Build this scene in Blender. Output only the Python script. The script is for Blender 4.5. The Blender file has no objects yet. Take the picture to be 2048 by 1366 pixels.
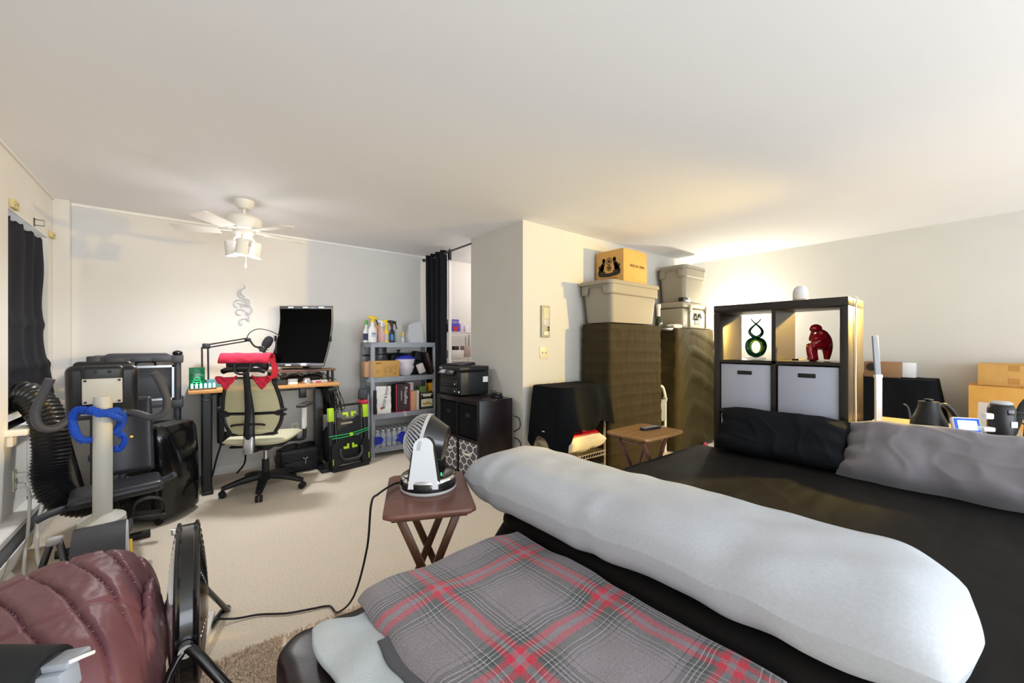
import bpy, bmesh, math, random
from mathutils import Vector, Matrix, Euler, noise
random.seed(7)
PI = math.pi
R = math.radians
sc = bpy.context.scene
COL = sc.collection

# ------------------------------------------------------------------ camera, world, lights, exposure
cd = bpy.data.cameras.new('camera'); cam = bpy.data.objects.new('camera', cd); COL.objects.link(cam)
cam.location = (0, 0, 1.27); cam.rotation_euler = (R(90), 0, R(-39))
cd.sensor_width = 36; cd.lens = 36*800/2048; cd.shift_y = 7/2048; cd.clip_start = .02
sc.camera = cam
sc.view_settings.view_transform = 'Standard'; sc.view_settings.look = 'None'
sc.view_settings.gamma = 1; sc.view_settings.use_curve_mapping = False
sc.view_settings.exposure = -0.15
w = bpy.data.worlds.new('world'); sc.world = w; w.use_nodes = True
w.node_tree.nodes['Background'].inputs[0].default_value = (.84, .92, 1, 1)
w.node_tree.nodes['Background'].inputs[1].default_value = 2.4
sc.cycles.max_bounces = 8; sc.cycles.diffuse_bounces = 6; sc.cycles.transparent_max_bounces = 12
sc.cycles.sample_clamp_indirect = 6

def lamp(name, loc, power, col, radius=.05):
    l = bpy.data.lights.new(name, 'POINT'); l.energy = power; l.color = col; l.shadow_soft_size = radius
    o = bpy.data.objects.new(name, l); COL.objects.link(o); o.location = loc; return o
fb_ = lamp('ceiling_fan_bulb', (.30, 3.86, 1.96), 75, (.97, .98, 1), .06); fb_.data.type = 'SPOT'; fb_.data.spot_size = R(178); fb_.data.spot_blend = .9
lamp('ceiling_fill_light', (.353, 3.88, 2.0), 11, (.97, .98, 1), .2)  # added soft fill beside the fan bulb, lifts the dim far ceiling
bl_ = lamp('bedside_lamp_bulb', (4.62, -.30, 1.93), 440, (1, .67, .14), .05); bl_.data.type = 'SPOT'; bl_.data.spot_size = R(76); bl_.data.spot_blend = .4
bl_.rotation_euler = Vector((-.60, .80, -.36)).to_track_quat('-Z', 'Y').to_euler()
bn_ = lamp('bookcase_fill_spot', (4.62, -.30, 1.93), 1500, (1, .62, .13), .05); bn_.data.type = 'SPOT'; bn_.data.spot_size = R(30); bn_.data.spot_blend = .6  # added narrow spot, only there to brighten the bookcase
bn_.rotation_euler = (Vector((3.2, .92, 1.22))-Vector((4.62, -.30, 1.93))).to_track_quat('-Z', 'Y').to_euler()
ad_ = bpy.data.lights.new('rear_fill_light', 'AREA'); ad_.shape = 'RECTANGLE'; ad_.size = 5; ad_.size_y = 1.6; ad_.energy = 175; ad_.color = (.86, .93, 1)  # added area fill behind the camera for ceiling and room, no window there
ao_ = bpy.data.objects.new('rear_fill_light', ad_); COL.objects.link(ao_); ao_.location = (1.6, -3.2, 1.15)
ao_.rotation_euler = Vector((0, .93, .36)).to_track_quat('-Z', 'Y').to_euler()
lamp('corner_lamp_bulb', (5.40, 2.16, 1.64), 40, (1, .92, .74), .05)
lamp('closet_bulb', (3.4, 4.0, 2.25), 30, (1, .93, .89), .08)

# ------------------------------------------------------------------ materials
def lin(h):
    if isinstance(h, str):
        h = h.lstrip('#'); v = [int(h[i:i+2], 16)/255 for i in (0, 2, 4)]
    else: v = h
    return tuple(c/12.92 if c <= .04045 else ((c+.055)/1.055)**2.4 for c in v)
MATS = {}
def mat(name, hexc='808080', rough=.5, metal=0, var=0, vs=8, bump=0, bs=200, spec=.5, trans=0, alpha=1, emit=0, coat=0, sheen=0, ior=1.45, stretch=None):
    if name in MATS: return MATS[name]
    m = bpy.data.materials.new(name); m.use_nodes = True; MATS[name] = m
    nt = m.node_tree; b = nt.nodes['Principled BSDF']; c = lin(hexc)
    def setv(k, v):
        if k in b.inputs: b.inputs[k].default_value = v
    setv('Base Color', (*c, 1)); setv('Roughness', rough); setv('Metallic', metal); setv('Specular IOR Level', spec)
    setv('Transmission Weight', trans); setv('Alpha', alpha); setv('Coat Weight', coat); setv('Sheen Weight', sheen); setv('IOR', ior)
    if emit: setv('Emission Color', (*c, 1)); setv('Emission Strength', emit)
    if var or bump:
        tc = nt.nodes.new('ShaderNodeTexCoord'); src = tc.outputs['Object']
        if stretch:
            mp = nt.nodes.new('ShaderNodeMapping'); mp.inputs['Scale'].default_value = stretch
            nt.links.new(src, mp.inputs[0]); src = mp.outputs[0]
    if var:
        n = nt.nodes.new('ShaderNodeTexNoise'); n.inputs['Scale'].default_value = vs; n.inputs['Detail'].default_value = 5
        nt.links.new(src, n.inputs['Vector'])
        r = nt.nodes.new('ShaderNodeValToRGB')
        r.color_ramp.elements[0].position = .3; r.color_ramp.elements[1].position = .7
        r.color_ramp.elements[0].color = (*[x*(1-var) for x in c], 1); r.color_ramp.elements[1].color = (*[min(1, x*(1+var)) for x in c], 1)
        nt.links.new(n.outputs['Fac'], r.inputs[0]); nt.links.new(r.outputs[0], b.inputs['Base Color'])
    if bump:
        n = nt.nodes.new('ShaderNodeTexNoise'); n.inputs['Scale'].default_value = bs; n.inputs['Detail'].default_value = 4
        nt.links.new(src, n.inputs['Vector'])
        bp = nt.nodes.new('ShaderNodeBump'); bp.inputs['Strength'].default_value = bump; bp.inputs['Distance'].default_value = .01
        nt.links.new(n.outputs['Fac'], bp.inputs['Height']); nt.links.new(bp.outputs[0], b.inputs['Normal'])
    return m
M_wall = mat('wall_paint', 'dcd9d4', .75, var=.015, vs=3, bump=.03, bs=60)
M_wallw = mat('warm_wall_paint', 'cdcbc4', .75, var=.015, vs=3, bump=.03, bs=60)
M_ceil = mat('ceiling_paint', 'efeff0', .85, var=.012, vs=1.2, bump=.03, bs=40)
M_carpet = mat('carpet', 'e6dac8', .95, var=.09, vs=90, bump=.5, bs=260, spec=.1)
M_white = mat('white_trim', 'eceae6', .45)
M_blk = mat('black_plastic', '1b1c1f', .38, bump=.04, bs=300)
M_blkg = mat('gloss_black', '0d0d10', .16, coat=.3)
M_blkm = mat('matte_black', '131416', .6)
M_dgrey = mat('dark_grey_plastic', '3a3b40', .45, bump=.05, bs=300)
M_grey = mat('grey_plastic', '9aa0aa', .5, bump=.03, bs=200)
M_lgrey = mat('light_grey_plastic', 'b7b8ba', .4)
M_silver = mat('silver', 'c9ccd1', .3, metal=.9)
M_chrome = mat('chrome', 'd8dade', .12, metal=1)
M_steel = mat('dark_steel', '5c5d61', .35, metal=.8)
M_wood = mat('desk_wood', 'd39a5c', .35, var=.14, vs=14, stretch=(1, 12, 12))
M_esp = mat('espresso_wood', '1d1517', .32, var=.2, vs=10, stretch=(6, 6, 1))
M_brn = mat('walnut_brown', '6a463c', .33, var=.1, vs=12, stretch=(1, 8, 8))
M_brnl = mat('brown_leg_wood', '5a3b2b', .38, var=.15, vs=12, stretch=(8, 8, 1))
M_kraft = mat('kraft_cardboard', 'c69a57', .8, var=.05, vs=20)
M_kraft2 = mat('orange_cardboard', 'cf9a4a', .8, var=.05, vs=20)
M_tan = mat('tan_tape', 'b07f3e', .3)
M_clothb = mat('black_cloth', '0f1114', .9, bump=.12, bs=500, spec=.15)
M_drape = mat('translucent_drape', '37301f', .8, var=.10, vs=9, bump=.15, bs=400, spec=.2)
M_curt = mat('curtain_black', '1c1d25', .75, bump=.12, bs=400, spec=.25)
M_bin = mat('tote_grey', '918b7f', .5, bump=.04, bs=250)
M_case = mat('case_beige', '9a917a', .5, bump=.04, bs=250)
M_linen = mat('grey_linen', 'a9acb8', .85, bump=.25, bs=420)
M_glass = mat('clear_plastic', 'e8edf2', .12, trans=.0, alpha=.32, spec=.6)
M_red = mat('red_cloth', 'b8203f', .85, bump=.2, bs=300)
M_lime = mat('lime_plastic', 'b9e233', .4)
M_green = mat('green_cord', '2fae63', .5)
M_blue = mat('blue_film', '2436b0', .25, alpha=.92)

# ------------------------------------------------------------------ mesh builder
def rot(e):
    return e if isinstance(e, Matrix) else Euler([R(a) for a in e]).to_matrix()
def cat_rom(pts, k, closed=False):
    P = [Vector(p) for p in pts]; n = len(P)
    if k < 2 or n < 3: return P
    out = []
    rng = range(n if closed else n-1)
    for i in rng:
        g = lambda j: P[j % n] if closed else P[max(0, min(n-1, j))]
        a, b, c, d = g(i-1), g(i), g(i+1), g(i+2)
        for q in range(k):
            t = q/k
            out.append(.5*((2*b)+(c-a)*t+(2*a-5*b+4*c-d)*t*t+(3*b-a-3*c+d)*t**3))
    if not closed: out.append(P[-1])
    return out
class MB:
    def __init__(s): s.v = []; s.f = []
    def add(s, vs, fs, T=None):
        o = len(s.v)
        s.v += [tuple(T @ Vector(p)) if T is not None else tuple(p) for p in vs]
        s.f += [tuple(i+o for i in f) for f in fs]; return s
    def box(s, c, d, r=None, bev=0, seg=2):
        x, y, z = d[0]/2, d[1]/2, d[2]/2
        Mx = Matrix.Translation(c) @ (rot(r).to_4x4() if r is not None else Matrix())
        if bev:
            bm = bmesh.new(); bmesh.ops.create_cube(bm, size=1)
            for q in bm.verts: q.co = Vector((q.co.x*d[0], q.co.y*d[1], q.co.z*d[2]))
            bmesh.ops.bevel(bm, geom=bm.edges[:], offset=min(bev, .49*min(d)), segments=seg, affect='EDGES', profile=.5)
            bm.verts.index_update()
            s.add([q.co.copy() for q in bm.verts], [[q.index for q in f.verts] for f in bm.faces], Mx); bm.free(); return s
        vs = [(-x,-y,-z),(x,-y,-z),(x,y,-z),(-x,y,-z),(-x,-y,z),(x,-y,z),(x,y,z),(-x,y,z)]
        return s.add(vs, [(3,2,1,0),(4,5,6,7),(0,1,5,4),(1,2,6,5),(2,3,7,6),(3,0,4,7)], Mx)
    def bx(s, x0, x1, y0, y1, z0, z1, bev=0, seg=2):
        return s.box(((x0+x1)/2, (y0+y1)/2, (z0+z1)/2), (abs(x1-x0), abs(y1-y0), abs(z1-z0)), None, bev, seg)
    def tube(s, pts, r, n=8, k=1, closed=False, flat=1.0, up=None):
        rs = r if isinstance(r, (list, tuple)) else None
        P = cat_rom(pts, k, closed); N = len(P)
        def rad(i):
            if not rs: return r
            u = i/(N if closed else N-1)*(len(rs)-1); j = min(int(u), len(rs)-2); return rs[j]*(1-(u-j))+rs[j+1]*(u-j)
        t0 = (P[1]-P[0]).normalized()
        nrm = Vector(up) if up else (Vector((0,0,1)) if abs(t0.z) < .9 else Vector((1,0,0)))
        vs = []; fs = []
        for i in range(N):
            if closed: t = P[(i+1) % N]-P[(i-1) % N]
            else: t = P[min(N-1, i+1)]-P[max(0, i-1)]
            t = t.normalized() if t.length > 1e-9 else t0
            nrm = nrm-t*nrm.dot(t)
            if nrm.length < 1e-6: nrm = t.orthogonal()
            nrm.normalize(); b = t.cross(nrm); q = rad(i)
            for j in range(n):
                a = 2*PI*j/n; vs.append(P[i]+nrm*(q*math.cos(a))+b*(q*flat*math.sin(a)))
        for i in range(N if closed else N-1):
            for j in range(n):
                a = i*n+j; b2 = i*n+(j+1) % n; c = ((i+1) % N)*n+(j+1) % n; d = ((i+1) % N)*n+j
                fs.append((a, b2, c, d))
        if not closed: fs += [tuple(range(n-1, -1, -1)), tuple((N-1)*n+j for j in range(n))]
        return s.add(vs, fs)
    def lathe(s, prof, n=24, c=(0,0,0), r=None, sx=1, sy=1):
        Mx = Matrix.Translation(c) @ (rot(r).to_4x4() if r is not None else Matrix())
        vs = []; fs = []
        for (q, z) in prof:
            for j in range(n):
                a = 2*PI*j/n; vs.append((max(q, 1e-5)*math.cos(a)*sx, max(q, 1e-5)*math.sin(a)*sy, z))
        for i in range(len(prof)-1):
            for j in range(n):
                fs.append((i*n+j, i*n+(j+1) % n, (i+1)*n+(j+1) % n, (i+1)*n+j))
        if prof[0][0] > 1e-4: fs.append(tuple(range(n-1, -1, -1)))
        if prof[-1][0] > 1e-4: fs.append(tuple((len(prof)-1)*n+j for j in range(n)))
        return s.add(vs, fs, Mx)
    def cyl(s, a, b, r, n=16, r2=None):
        return s.tube([a, b], [r, r if r2 is None else r2], n)
    def ell(s, c, rr, nu=20, nv=12, r=None):
        prof = [(math.sin(PI*i/nv), -math.cos(PI*i/nv)) for i in range(nv+1)]
        t = MB().lathe(prof, nu)
        Mx = Matrix.Translation(c) @ (rot(r).to_4x4() if r is not None else Matrix()) @ Matrix.Diagonal((*rr, 1))
        return s.add(t.v, t.f, Mx)
    def prism(s, poly, y0, y1, Mx=None):
        n = len(poly); vs = [(x, y0, z) for x, z in poly]+[(x, y1, z) for x, z in poly]
        fs = [tuple(range(n)), tuple(range(2*n-1, n-1, -1))]+[((i+1) % n, i, n+i, n+(i+1) % n) for i in range(n)]
        return s.add(vs, fs, Mx)
    def grid(s, fn, nu, nv, wrap=False):
        vs = [fn(i/(nu if wrap else nu-1), j/(nv-1)) for j in range(nv) for i in range(nu)]; fs = []
        for j in range(nv-1):
            for i in range(nu if wrap else nu-1):
                fs.append((j*nu+i, j*nu+(i+1) % nu, (j+1)*nu+(i+1) % nu, (j+1)*nu+i))
        return s.add(vs, fs)
    def wire_loop(s, poly, r, n=6, k=1): return s.tube(poly, r, n, k, closed=True)
    def build(s, name, m, parent=None, solid=0, sub=0, ang=38, remesh=0, smooth=0, kind=None):
        me = bpy.data.meshes.new(name); me.from_pydata(s.v, [], s.f); me.update()
        bm = bmesh.new(); bm.from_mesh(me); bmesh.ops.recalc_face_normals(bm, faces=bm.faces[:]); bm.to_mesh(me); bm.free()
        me.shade_smooth(); me.set_sharp_from_angle(angle=R(ang))
        me.materials.append(m)
        o = bpy.data.objects.new(name, me); COL.objects.link(o)
        if parent is not None: o.parent = parent
        if kind: o['kind'] = kind
        if remesh:
            md = o.modifiers.new('remesh', 'REMESH'); md.mode = 'VOXEL'; md.voxel_size = remesh; md.use_smooth_shade = True
        if smooth:
            md = o.modifiers.new('smooth', 'SMOOTH'); md.iterations = smooth; md.factor = .6
        if solid:
            md = o.modifiers.new('solid', 'SOLIDIFY'); md.thickness = solid; md.offset = 0
        if sub:
            md = o.modifiers.new('sub', 'SUBSURF'); md.levels = sub; md.render_levels = sub
        return o
def tag(o, label, cat, group=None, kind=None):
    if label: o['label'] = label
    if cat: o['category'] = cat
    if group: o['group'] = group
    if kind: o['kind'] = kind
    return o
def thing(name, label, cat, loc=(0,0,0), rz=0, group=None, rx=0, ry=0):
    o = bpy.data.objects.new(name, None); COL.objects.link(o); o.empty_display_size = .05
    o.location = loc; o.rotation_euler = (R(rx), R(ry), R(rz)); return tag(o, label, cat, group)
def at(o, loc, rz=0, rx=0, ry=0):
    o.location = loc; o.rotation_euler = (R(rx), R(ry), R(rz)); return o
def struct(name, mb, m, **k):
    o = mb.build(name, m, **k); o['kind'] = 'structure'; return o
def dup(o, parent=None):
    c = o.copy(); COL.objects.link(c)
    if parent is not None: c.parent = parent
    for ch in list(o.children): dup(ch, c)
    return c
def text(name, s, size, m, parent, loc, e, ext=.0006, align='CENTER', sx=1):
    cu = bpy.data.curves.new(name, 'FONT'); cu.body = s; cu.size = size; cu.extrude = ext; cu.align_x = align; cu.align_y = 'CENTER'
    cu.materials.append(m); o = bpy.data.objects.new(name, cu); COL.objects.link(o); o.parent = parent
    bpy.context.view_layer.update(); me = bpy.data.meshes.new_from_object(o.evaluated_get(bpy.context.evaluated_depsgraph_get())); bpy.data.objects.remove(o)
    o = bpy.data.objects.new(name, me); COL.objects.link(o); o.parent = parent; o['kind'] = 'stuff'
    o.location = loc; o.rotation_euler = [R(a) for a in e]; o.scale = (sx, 1, 1); return o
def nz(*a): return noise.noise(Vector(a))
def xat(px, y):       # world x on the plane at depth y of the back wall's direction, for a column of the photograph
    k = (px-1024)/800; c, s = math.cos(R(39)), math.sin(R(39)); D = y/(-k*s+c); return k*D*c+D*s
def pillow(L, W, H, amp=.01, seed=0, e=4, p=.45, nu=60, nv=36, fr=6, horn=.05, ex=None):
    mb = MB()
    for sg in (1, -1):
        def fn(u, v, sg=sg):
            a, b = u*2-1, v*2-1
            q = (max(0, (1-abs(a)**(ex or e))*(1-abs(b)**e)))**p
            x = a*L/2*(1-horn*(1-abs(b)**2)*abs(a)**8 + .4*horn*abs(b*a)); y = b*W/2*(1-.06*(1-abs(a)**2)*abs(b)**8)
            d = amp*(nz(x*fr+seed, y*fr, seed)+.5*nz(x*fr*2.3, y*fr*2.3+seed, 3))*min(1, q*1.5)
            return (x, y, sg*(H/2*q)+d)
        mb.grid(fn, nu, nv)
    return mb
def rrect(w, d, r, n):
    pts = []; P = 2*(w+d)-8*r+2*PI*r
    for i in range(n):
        u = i/n*P
        segs = [(w-2*r, 0), (PI*r/2, 1), (d-2*r, 2), (PI*r/2, 3), (w-2*r, 4), (PI*r/2, 5), (d-2*r, 6), (PI*r/2, 7)]
        for L, k in segs:
            if u <= L or k == 7:
                if k == 0: pts.append((-w/2+r+u, -d/2, 0, -1))
                elif k == 2: pts.append((w/2, -d/2+r+u, 1, 0))
                elif k == 4: pts.append((w/2-r-u, d/2, 0, 1))
                elif k == 6: pts.append((-w/2, d/2-r-u, -1, 0))
                else:
                    cx, cy, a0 = {1: (w/2-r, -d/2+r, -90), 3: (w/2-r, d/2-r, 0), 5: (-w/2+r, d/2-r, 90), 7: (-w/2+r, -d/2+r, 180)}[k]
                    a = R(a0)+u/r; pts.append((cx+r*math.cos(a), cy+r*math.sin(a), math.cos(a), math.sin(a)))
                break
            u -= L
    return pts
def drape(w, d, zt, zb, fold=.02, nf=14, flare=.02, ridge=0, nr=11, ns=220, nt=40, seed=0, r=.025, wr=.006, top=True, swag=0):
    P = rrect(w, d, r, ns); mb = MB()
    bot = zb if callable(zb) else (lambda u: zb)
    def fn(u, v):
        i = int(round(u*ns)) % ns; x, y, nx, ny = P[i]
        z = zt-(zt-bot(u))*v
        ph = nf*2*PI*u
        o = flare*v+fold*(v**.6)*(.5+.5*math.sin(ph+1.5*nz(u*9+seed, v*1.5, seed)))*(.6+.8*nz(u*6, seed, 1))
        o += wr*nz(x*9+seed, y*9, z*6)+wr*nz(x*22, y*22+seed, z*9)*.6
        if swag: o += swag*max(0, math.sin(PI*9*(v**.8-.16*(2*x/w)**2+.05*nz(x*3, seed, 2))))*v**.3
        if ridge: o += ridge*(abs(math.sin(PI*nr*v+.25*nz(x*2, y*2, seed)))**8)
        return (x+nx*o, y+ny*o, z+(.004*nz(x*12, y*12, seed) if v == 0 else 0))
    mb.grid(fn, ns, nt, wrap=True)
    if top:
        def ft(u, v):
            i = int(round(u*ns)) % ns; x, y, nx, ny = P[i]; k = 1-v
            return (x*k, y*k, zt+.004*nz(x*k*12, y*k*12, seed)+.003*(v))
        mb.grid(ft, ns, 8, wrap=True)
    return mb

# ------------------------------------------------------------------ the room
X0, X1, YB, HC = -.84, 5.65, 4.855, 2.44
struct('floor', MB().bx(-1.0, 5.8, -3.4, 5.0, -.06, 0), M_carpet)
struct('ceiling', MB().bx(-1.0, 5.8, -3.4, 5.0, HC, HC+.06), M_ceil)
struct('wall_back', MB().bx(-1.0, 5.8, YB, 5.0, 0, HC), M_wall)
wy0, wy1, wz0, wz1 = 3.77, 4.655, .76, 2.095
wl = MB(); wl.bx(-.98, X0, -3.4, wy0, 0, HC); wl.bx(-.98, X0, wy1, 5.0, 0, HC); wl.bx(-.98, X0, wy0, wy1, 0, wz0); wl.bx(-.98, X0, wy0, wy1, wz1, HC)
struct('wall_left', wl, M_wall)
struct('wall_right', MB().bx(X1, 5.8, -3.4, 5.0, 0, HC), M_wallw)
wm = MB(); wm.prism([(2.43, 2.84), (5.65, 2.84), (5.65, 2.96), (2.55, 2.96), (2.55, 3.72), (2.43, 3.72)], 0, HC, Matrix(((1,0,0,0),(0,0,1,0),(0,1,0,0),(0,0,0,1))))
struct('wall_middle', wm, M_wallw)
struct('trim_1', MB().bx(X0, -.745, 4.765, YB, 0, HC, .004), M_wall)
struct('trim_2', MB().bx(-.745, 2.6, YB-.014, YB, HC-.022, HC), M_white)
struct('trim_3', MB().bx(X0, X0+.014, -3.4, 4.765, HC-.016, HC), M_wall)
struct('baseboard_back', MB().bx(-.745, 5.6, YB-.014, YB, 0, .085, .003), M_white)
bb = MB(); bb.bx(2.418, 2.43, 2.83, 3.72, 0, .085, .003); bb.bx(2.418, X1, 2.828, 2.84, 0, .085, .003)
struct('baseboard_middle', bb, M_white)
struct('baseboard_right', MB().bx(X1-.012, X1, -3.4, 2.83, 0, .085, .003), M_white)
win = MB()
for a in ((wy0, wy0+.04, wz0, wz1), (wy1-.04, wy1, wz0, wz1), (wy0, wy1, wz0, wz0+.05), (wy0, wy1, wz1-.04, wz1), (wy0, wy1, 1.40, 1.44)):
    win.bx(-.975, -.935, a[0], a[1], a[2], a[3])
wo = struct('window_1', win, M_white)
struct('window_pane', MB().bx(-.958, -.954, wy0+.04, wy1-.04, wz0+.05, wz1-.04), M_glass, parent=wo)
si = MB(); si.bx(-.93, -.755, wy0-.06, wy1+.05, wz0-.035, wz0, .006); si.bx(-.84, -.815, wy0-.03, wy1+.02, wz0-.1, wz0-.035, .004)
struct('window_sill', si, M_white, parent=wo)
struct('sill_bracket', MB().bx(-.84, -.785, 4.12, 4.20, .26, wz0-.035, .004), M_white, parent=wo)

# ------------------------------------------------------------------ left window: curtain, brackets, outlet, heater
def fcur(u, v):
    y = wy0+.01+(wy1-wy0-.035)*u+.05*v*u; z = wz1-.03-.01*abs(math.sin(u*38))-(wz1-.93)*v
    x = -.858+.014*math.sin(u*24+1.2*nz(u*3, v*2, 0))*(1-.5*v)+.012*nz(u*5, v*4, 2)
    x += .17*max(0, v-.55)**1.5*(u**1.5)+.01*math.exp(-((v-.55)/.03)**2)+.012*math.exp(-((v-.8)/.025)**2)
    return (x, y, z)
cu = tag(MB().grid(fcur, 90, 60).build('window_curtain', M_curt, solid=.003), 'black blackout curtain hung inside the left window recess', 'curtain')
M_cream = mat('cream_wood', 'cdbd86', .6, var=.06, vs=30)
for i, (y, lab) in enumerate(((3.83, 'pale wooden curtain rod block above the near end of the left window'), (4.70, 'small pale wooden block on the wall beyond the far end of the curtain'))):
    t = thing('curtain_rod_block', lab, 'bracket', (X0, y, 2.13))
    s = .9 if i else 1
    MB().bx(0, .022, -.05*s, .05*s, -.025*s, .025*s, .002).build('block', M_cream, t)
    q = MB()
    q.cyl((.022, .02, .006), (.024, .02, .006), .004, 8); q.cyl((.022, -.025, -.006), (.024, -.025, -.006), .004, 8)
    q.build('screw', M_steel, t, kind='stuff')
t = tag(MB().tube([(X0, 4.28, 2.15), (X0+.05, 4.28, 2.15), (X0+.05, 4.28, 2.11), (X0, 4.28, 2.11)], .003, 6).tube([(X0+.003, 4.28, 2.16), (X0+.003, 4.28, 2.1)], .004, 6).build('curtain_rod_hook', M_steel), 'thin dark metal rod hook on the wall above the black curtain', 'hook')
M_ivory = mat('ivory_plastic', 'd8d2b8', .4)
t = thing('wall_outlet', 'ivory outlet under the left window with two thick white plugs', 'outlet', (X0, 3.88, .43))
MB().bx(0, .007, -.04, .04, -.065, .065, .003).build('cover_plate', M_ivory, t)
MB().bx(.007, .012, -.02, .02, .01, .05, .004).bx(.007, .012, -.02, .02, -.05, -.01, .004).build('socket', M_ivory, t, kind='stuff')
t = thing('plugged_extension_lead', 'thick white power cord looping from the upper socket of the left outlet', 'cord', (0,0,0))
MB().bx(X0+.012, X0+.06, 3.855, 3.905, .44, .475, .008).build('plug', M_white, t)
MB().tube([(X0+.05, 3.88, .457), (-.72, 3.84, .45), (-.69, 3.75, .36), (-.69, 3.6, .2), (-.66, 3.45, .05), (-.6, 3.3, .012), (-.5, 3.2, .012)], .009, 8, 8).build('cable', M_white, t)
t = thing('plugged_extension_lead', 'thick white power cord hanging straight down from the lower socket of the left outlet', 'cord', (0,0,0))
MB().bx(X0+.012, X0+.05, 3.86, 3.90, .375, .41, .008).build('plug', M_white, t)
MB().tube([(X0+.045, 3.88, .39), (-.765, 3.82, .33), (-.74, 3.66, .18), (-.72, 3.5, .06), (-.69, 3.35, .012), (-.62, 3.15, .012)], .008, 8, 8).build('cable', M_white, t)
t = thing('baseboard_heater', 'white baseboard heater with open front along the left wall', 'heater', (X0, 0, 0))
MB().bx(0, .008, 2.2, 4.72, .015, .235).bx(0, .075, 2.2, 4.72, .228, .236, .002).box((.078, 3.46, .215), (.006, 2.52, .045), (0, 12, 0)).build('back_plate', M_white, t)
MB().box((.095, 3.0, .085), (.006, 1.5, .13), (0, 14, 0)).build('front_panel', M_white, t)
MB().box((.085, 4.28, .09), (.006, .86, .13), (0, 6, 0)).build('front_panel', M_white, t)
MB().cyl((.04, 2.2, .10), (.04, 4.7, .10), .012, 10).build('pipe', M_steel, t)
fin = MB()
for i in range(150): fin.bx(.012, .068, 2.25+i*.0162, 2.2515+i*.0162, .06, .14)
o = fin.build('heating_fins', M_lgrey, t); o['kind'] = 'stuff'
for i, y in enumerate((3.3, 3.62, 3.95)):
    MB().box((.03, y, .185), (.05, .1+.03*i, .004), (0, 25, 0)).build('louver_flap', M_lgrey, t)
MB().bx(0, .095, 4.70, 4.74, .01, .24, .004).build('end_cap', M_white, t)

# ------------------------------------------------------------------ portable air conditioner with hose
t = thing('portable_air_conditioner', 'glossy black portable air conditioner with wide ribbed exhaust hose', 'air conditioner', (-.165, 3.961, 0), 55)
def facp(u, v):
    a = u*2*PI; n = 5
    cx, cy = math.cos(a), math.sin(a)
    x = .2*math.copysign(abs(cx)**(2/n), cx); y = .17*math.copysign(abs(cy)**(2/n), cy)
    if y < 0: y -= .055*(1-(x/.2)**2)*math.sin(PI*min(1, .25+v*.8))
    k = 1 if v < .9 else 1-.10*((v-.9)/.1)**2
    return (x*k, y*k*(1-.10*max(0, v-.4) if y < 0 else 1), .05+.63*v)
ac = MB().grid(facp, 56, 18, wrap=True)
ac.grid(lambda u, v: tuple(Vector(facp(u, 1))*(1-v)+Vector((0, 0, .68))*v), 56, 3, wrap=True)
ac.bx(-.17, .17, -.15, .14, .03, .06, .01)
ac.build('body', M_blkg, t)
v_ = MB(); v_.bx(-.13, .13, -.13, .0, .676, .683, .002)
v_.build('air_vent', M_blkm, t)
l_ = MB()
for k in range(3): l_.box((0, -.115+.042*k, .687), (.25, .026, .004), (25, 0, 0))
l_.build('louver', M_blk, t)
MB().bx(-.206, -.2, -.10, .10, .12, .5, .004).build('rear_panel', M_blkm, t)
g_ = MB()
for k in range(16): g_.bx(-.211, -.205, -.095, .0, .16+k*.02, .17+k*.02)
g_.build('rear_grille', M_blk, t)
MB().bx(-.2085, -.2062, .015, .085, .27, .36).bx(-.2085, -.2062, .015, .085, .215, .255).build('rating_label', mat('paper_white', 'eceef0', .6), t)
tx = MB()
for k, (a, b, z) in enumerate(((.02, .035, .335), (.042, .055, .335), (.065, .078, .335), (.02, .08, .305), (.02, .08, .292), (.02, .08, .235))): tx.bx(-.2095, -.2085, a, b, z, z+.008)
tx.build('label_print', M_blkm, t, kind='stuff')
for sx in (-.16, .16):
    for sy in (-.12, .12): MB().cyl((sx-.012, sy, .022), (sx+.012, sy, .022), .022, 12).build('caster', M_blkm, t)
inv = (Matrix.Translation((-.165, 3.961, 0)) @ Matrix.Rotation(R(55), 4, 'Z')).inverted()
hp = [inv @ Vector(p) for p in ((-.93, 3.94, .90), (-.80, 3.90, .95), (-.70, 3.83, .82), (-.67, 3.79, .62), (-.67, 3.77, .45), (-.62, 3.74, .31), (-.50, 3.76, .24), (-.32, 3.83, .25))]
ho = MB(); ho.tube(hp, .088, 24, 26)
N = len(ho.v)//24
for i in range(N):
    c = sum((Vector(p) for p in ho.v[i*24:(i+1)*24]), Vector())/24
    for j in range(24):
        k = i*24+j; p = Vector(ho.v[k]); ho.v[k] = tuple(c+(p-c)*(1.0 if i % 3 == 0 else (.93 if i % 3 == 1 else .90)))
ho.build('exhaust_hose', mat('hose_black', '17181b', .3), t, ang=60)

tag(MB().tube([(-.79, 4.60, .86), (-.62, 4.58, .004)], .014, 10).build('black_pole', M_blk), 'thin black pole leaning in the back left corner behind the hose', 'pole')
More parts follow.
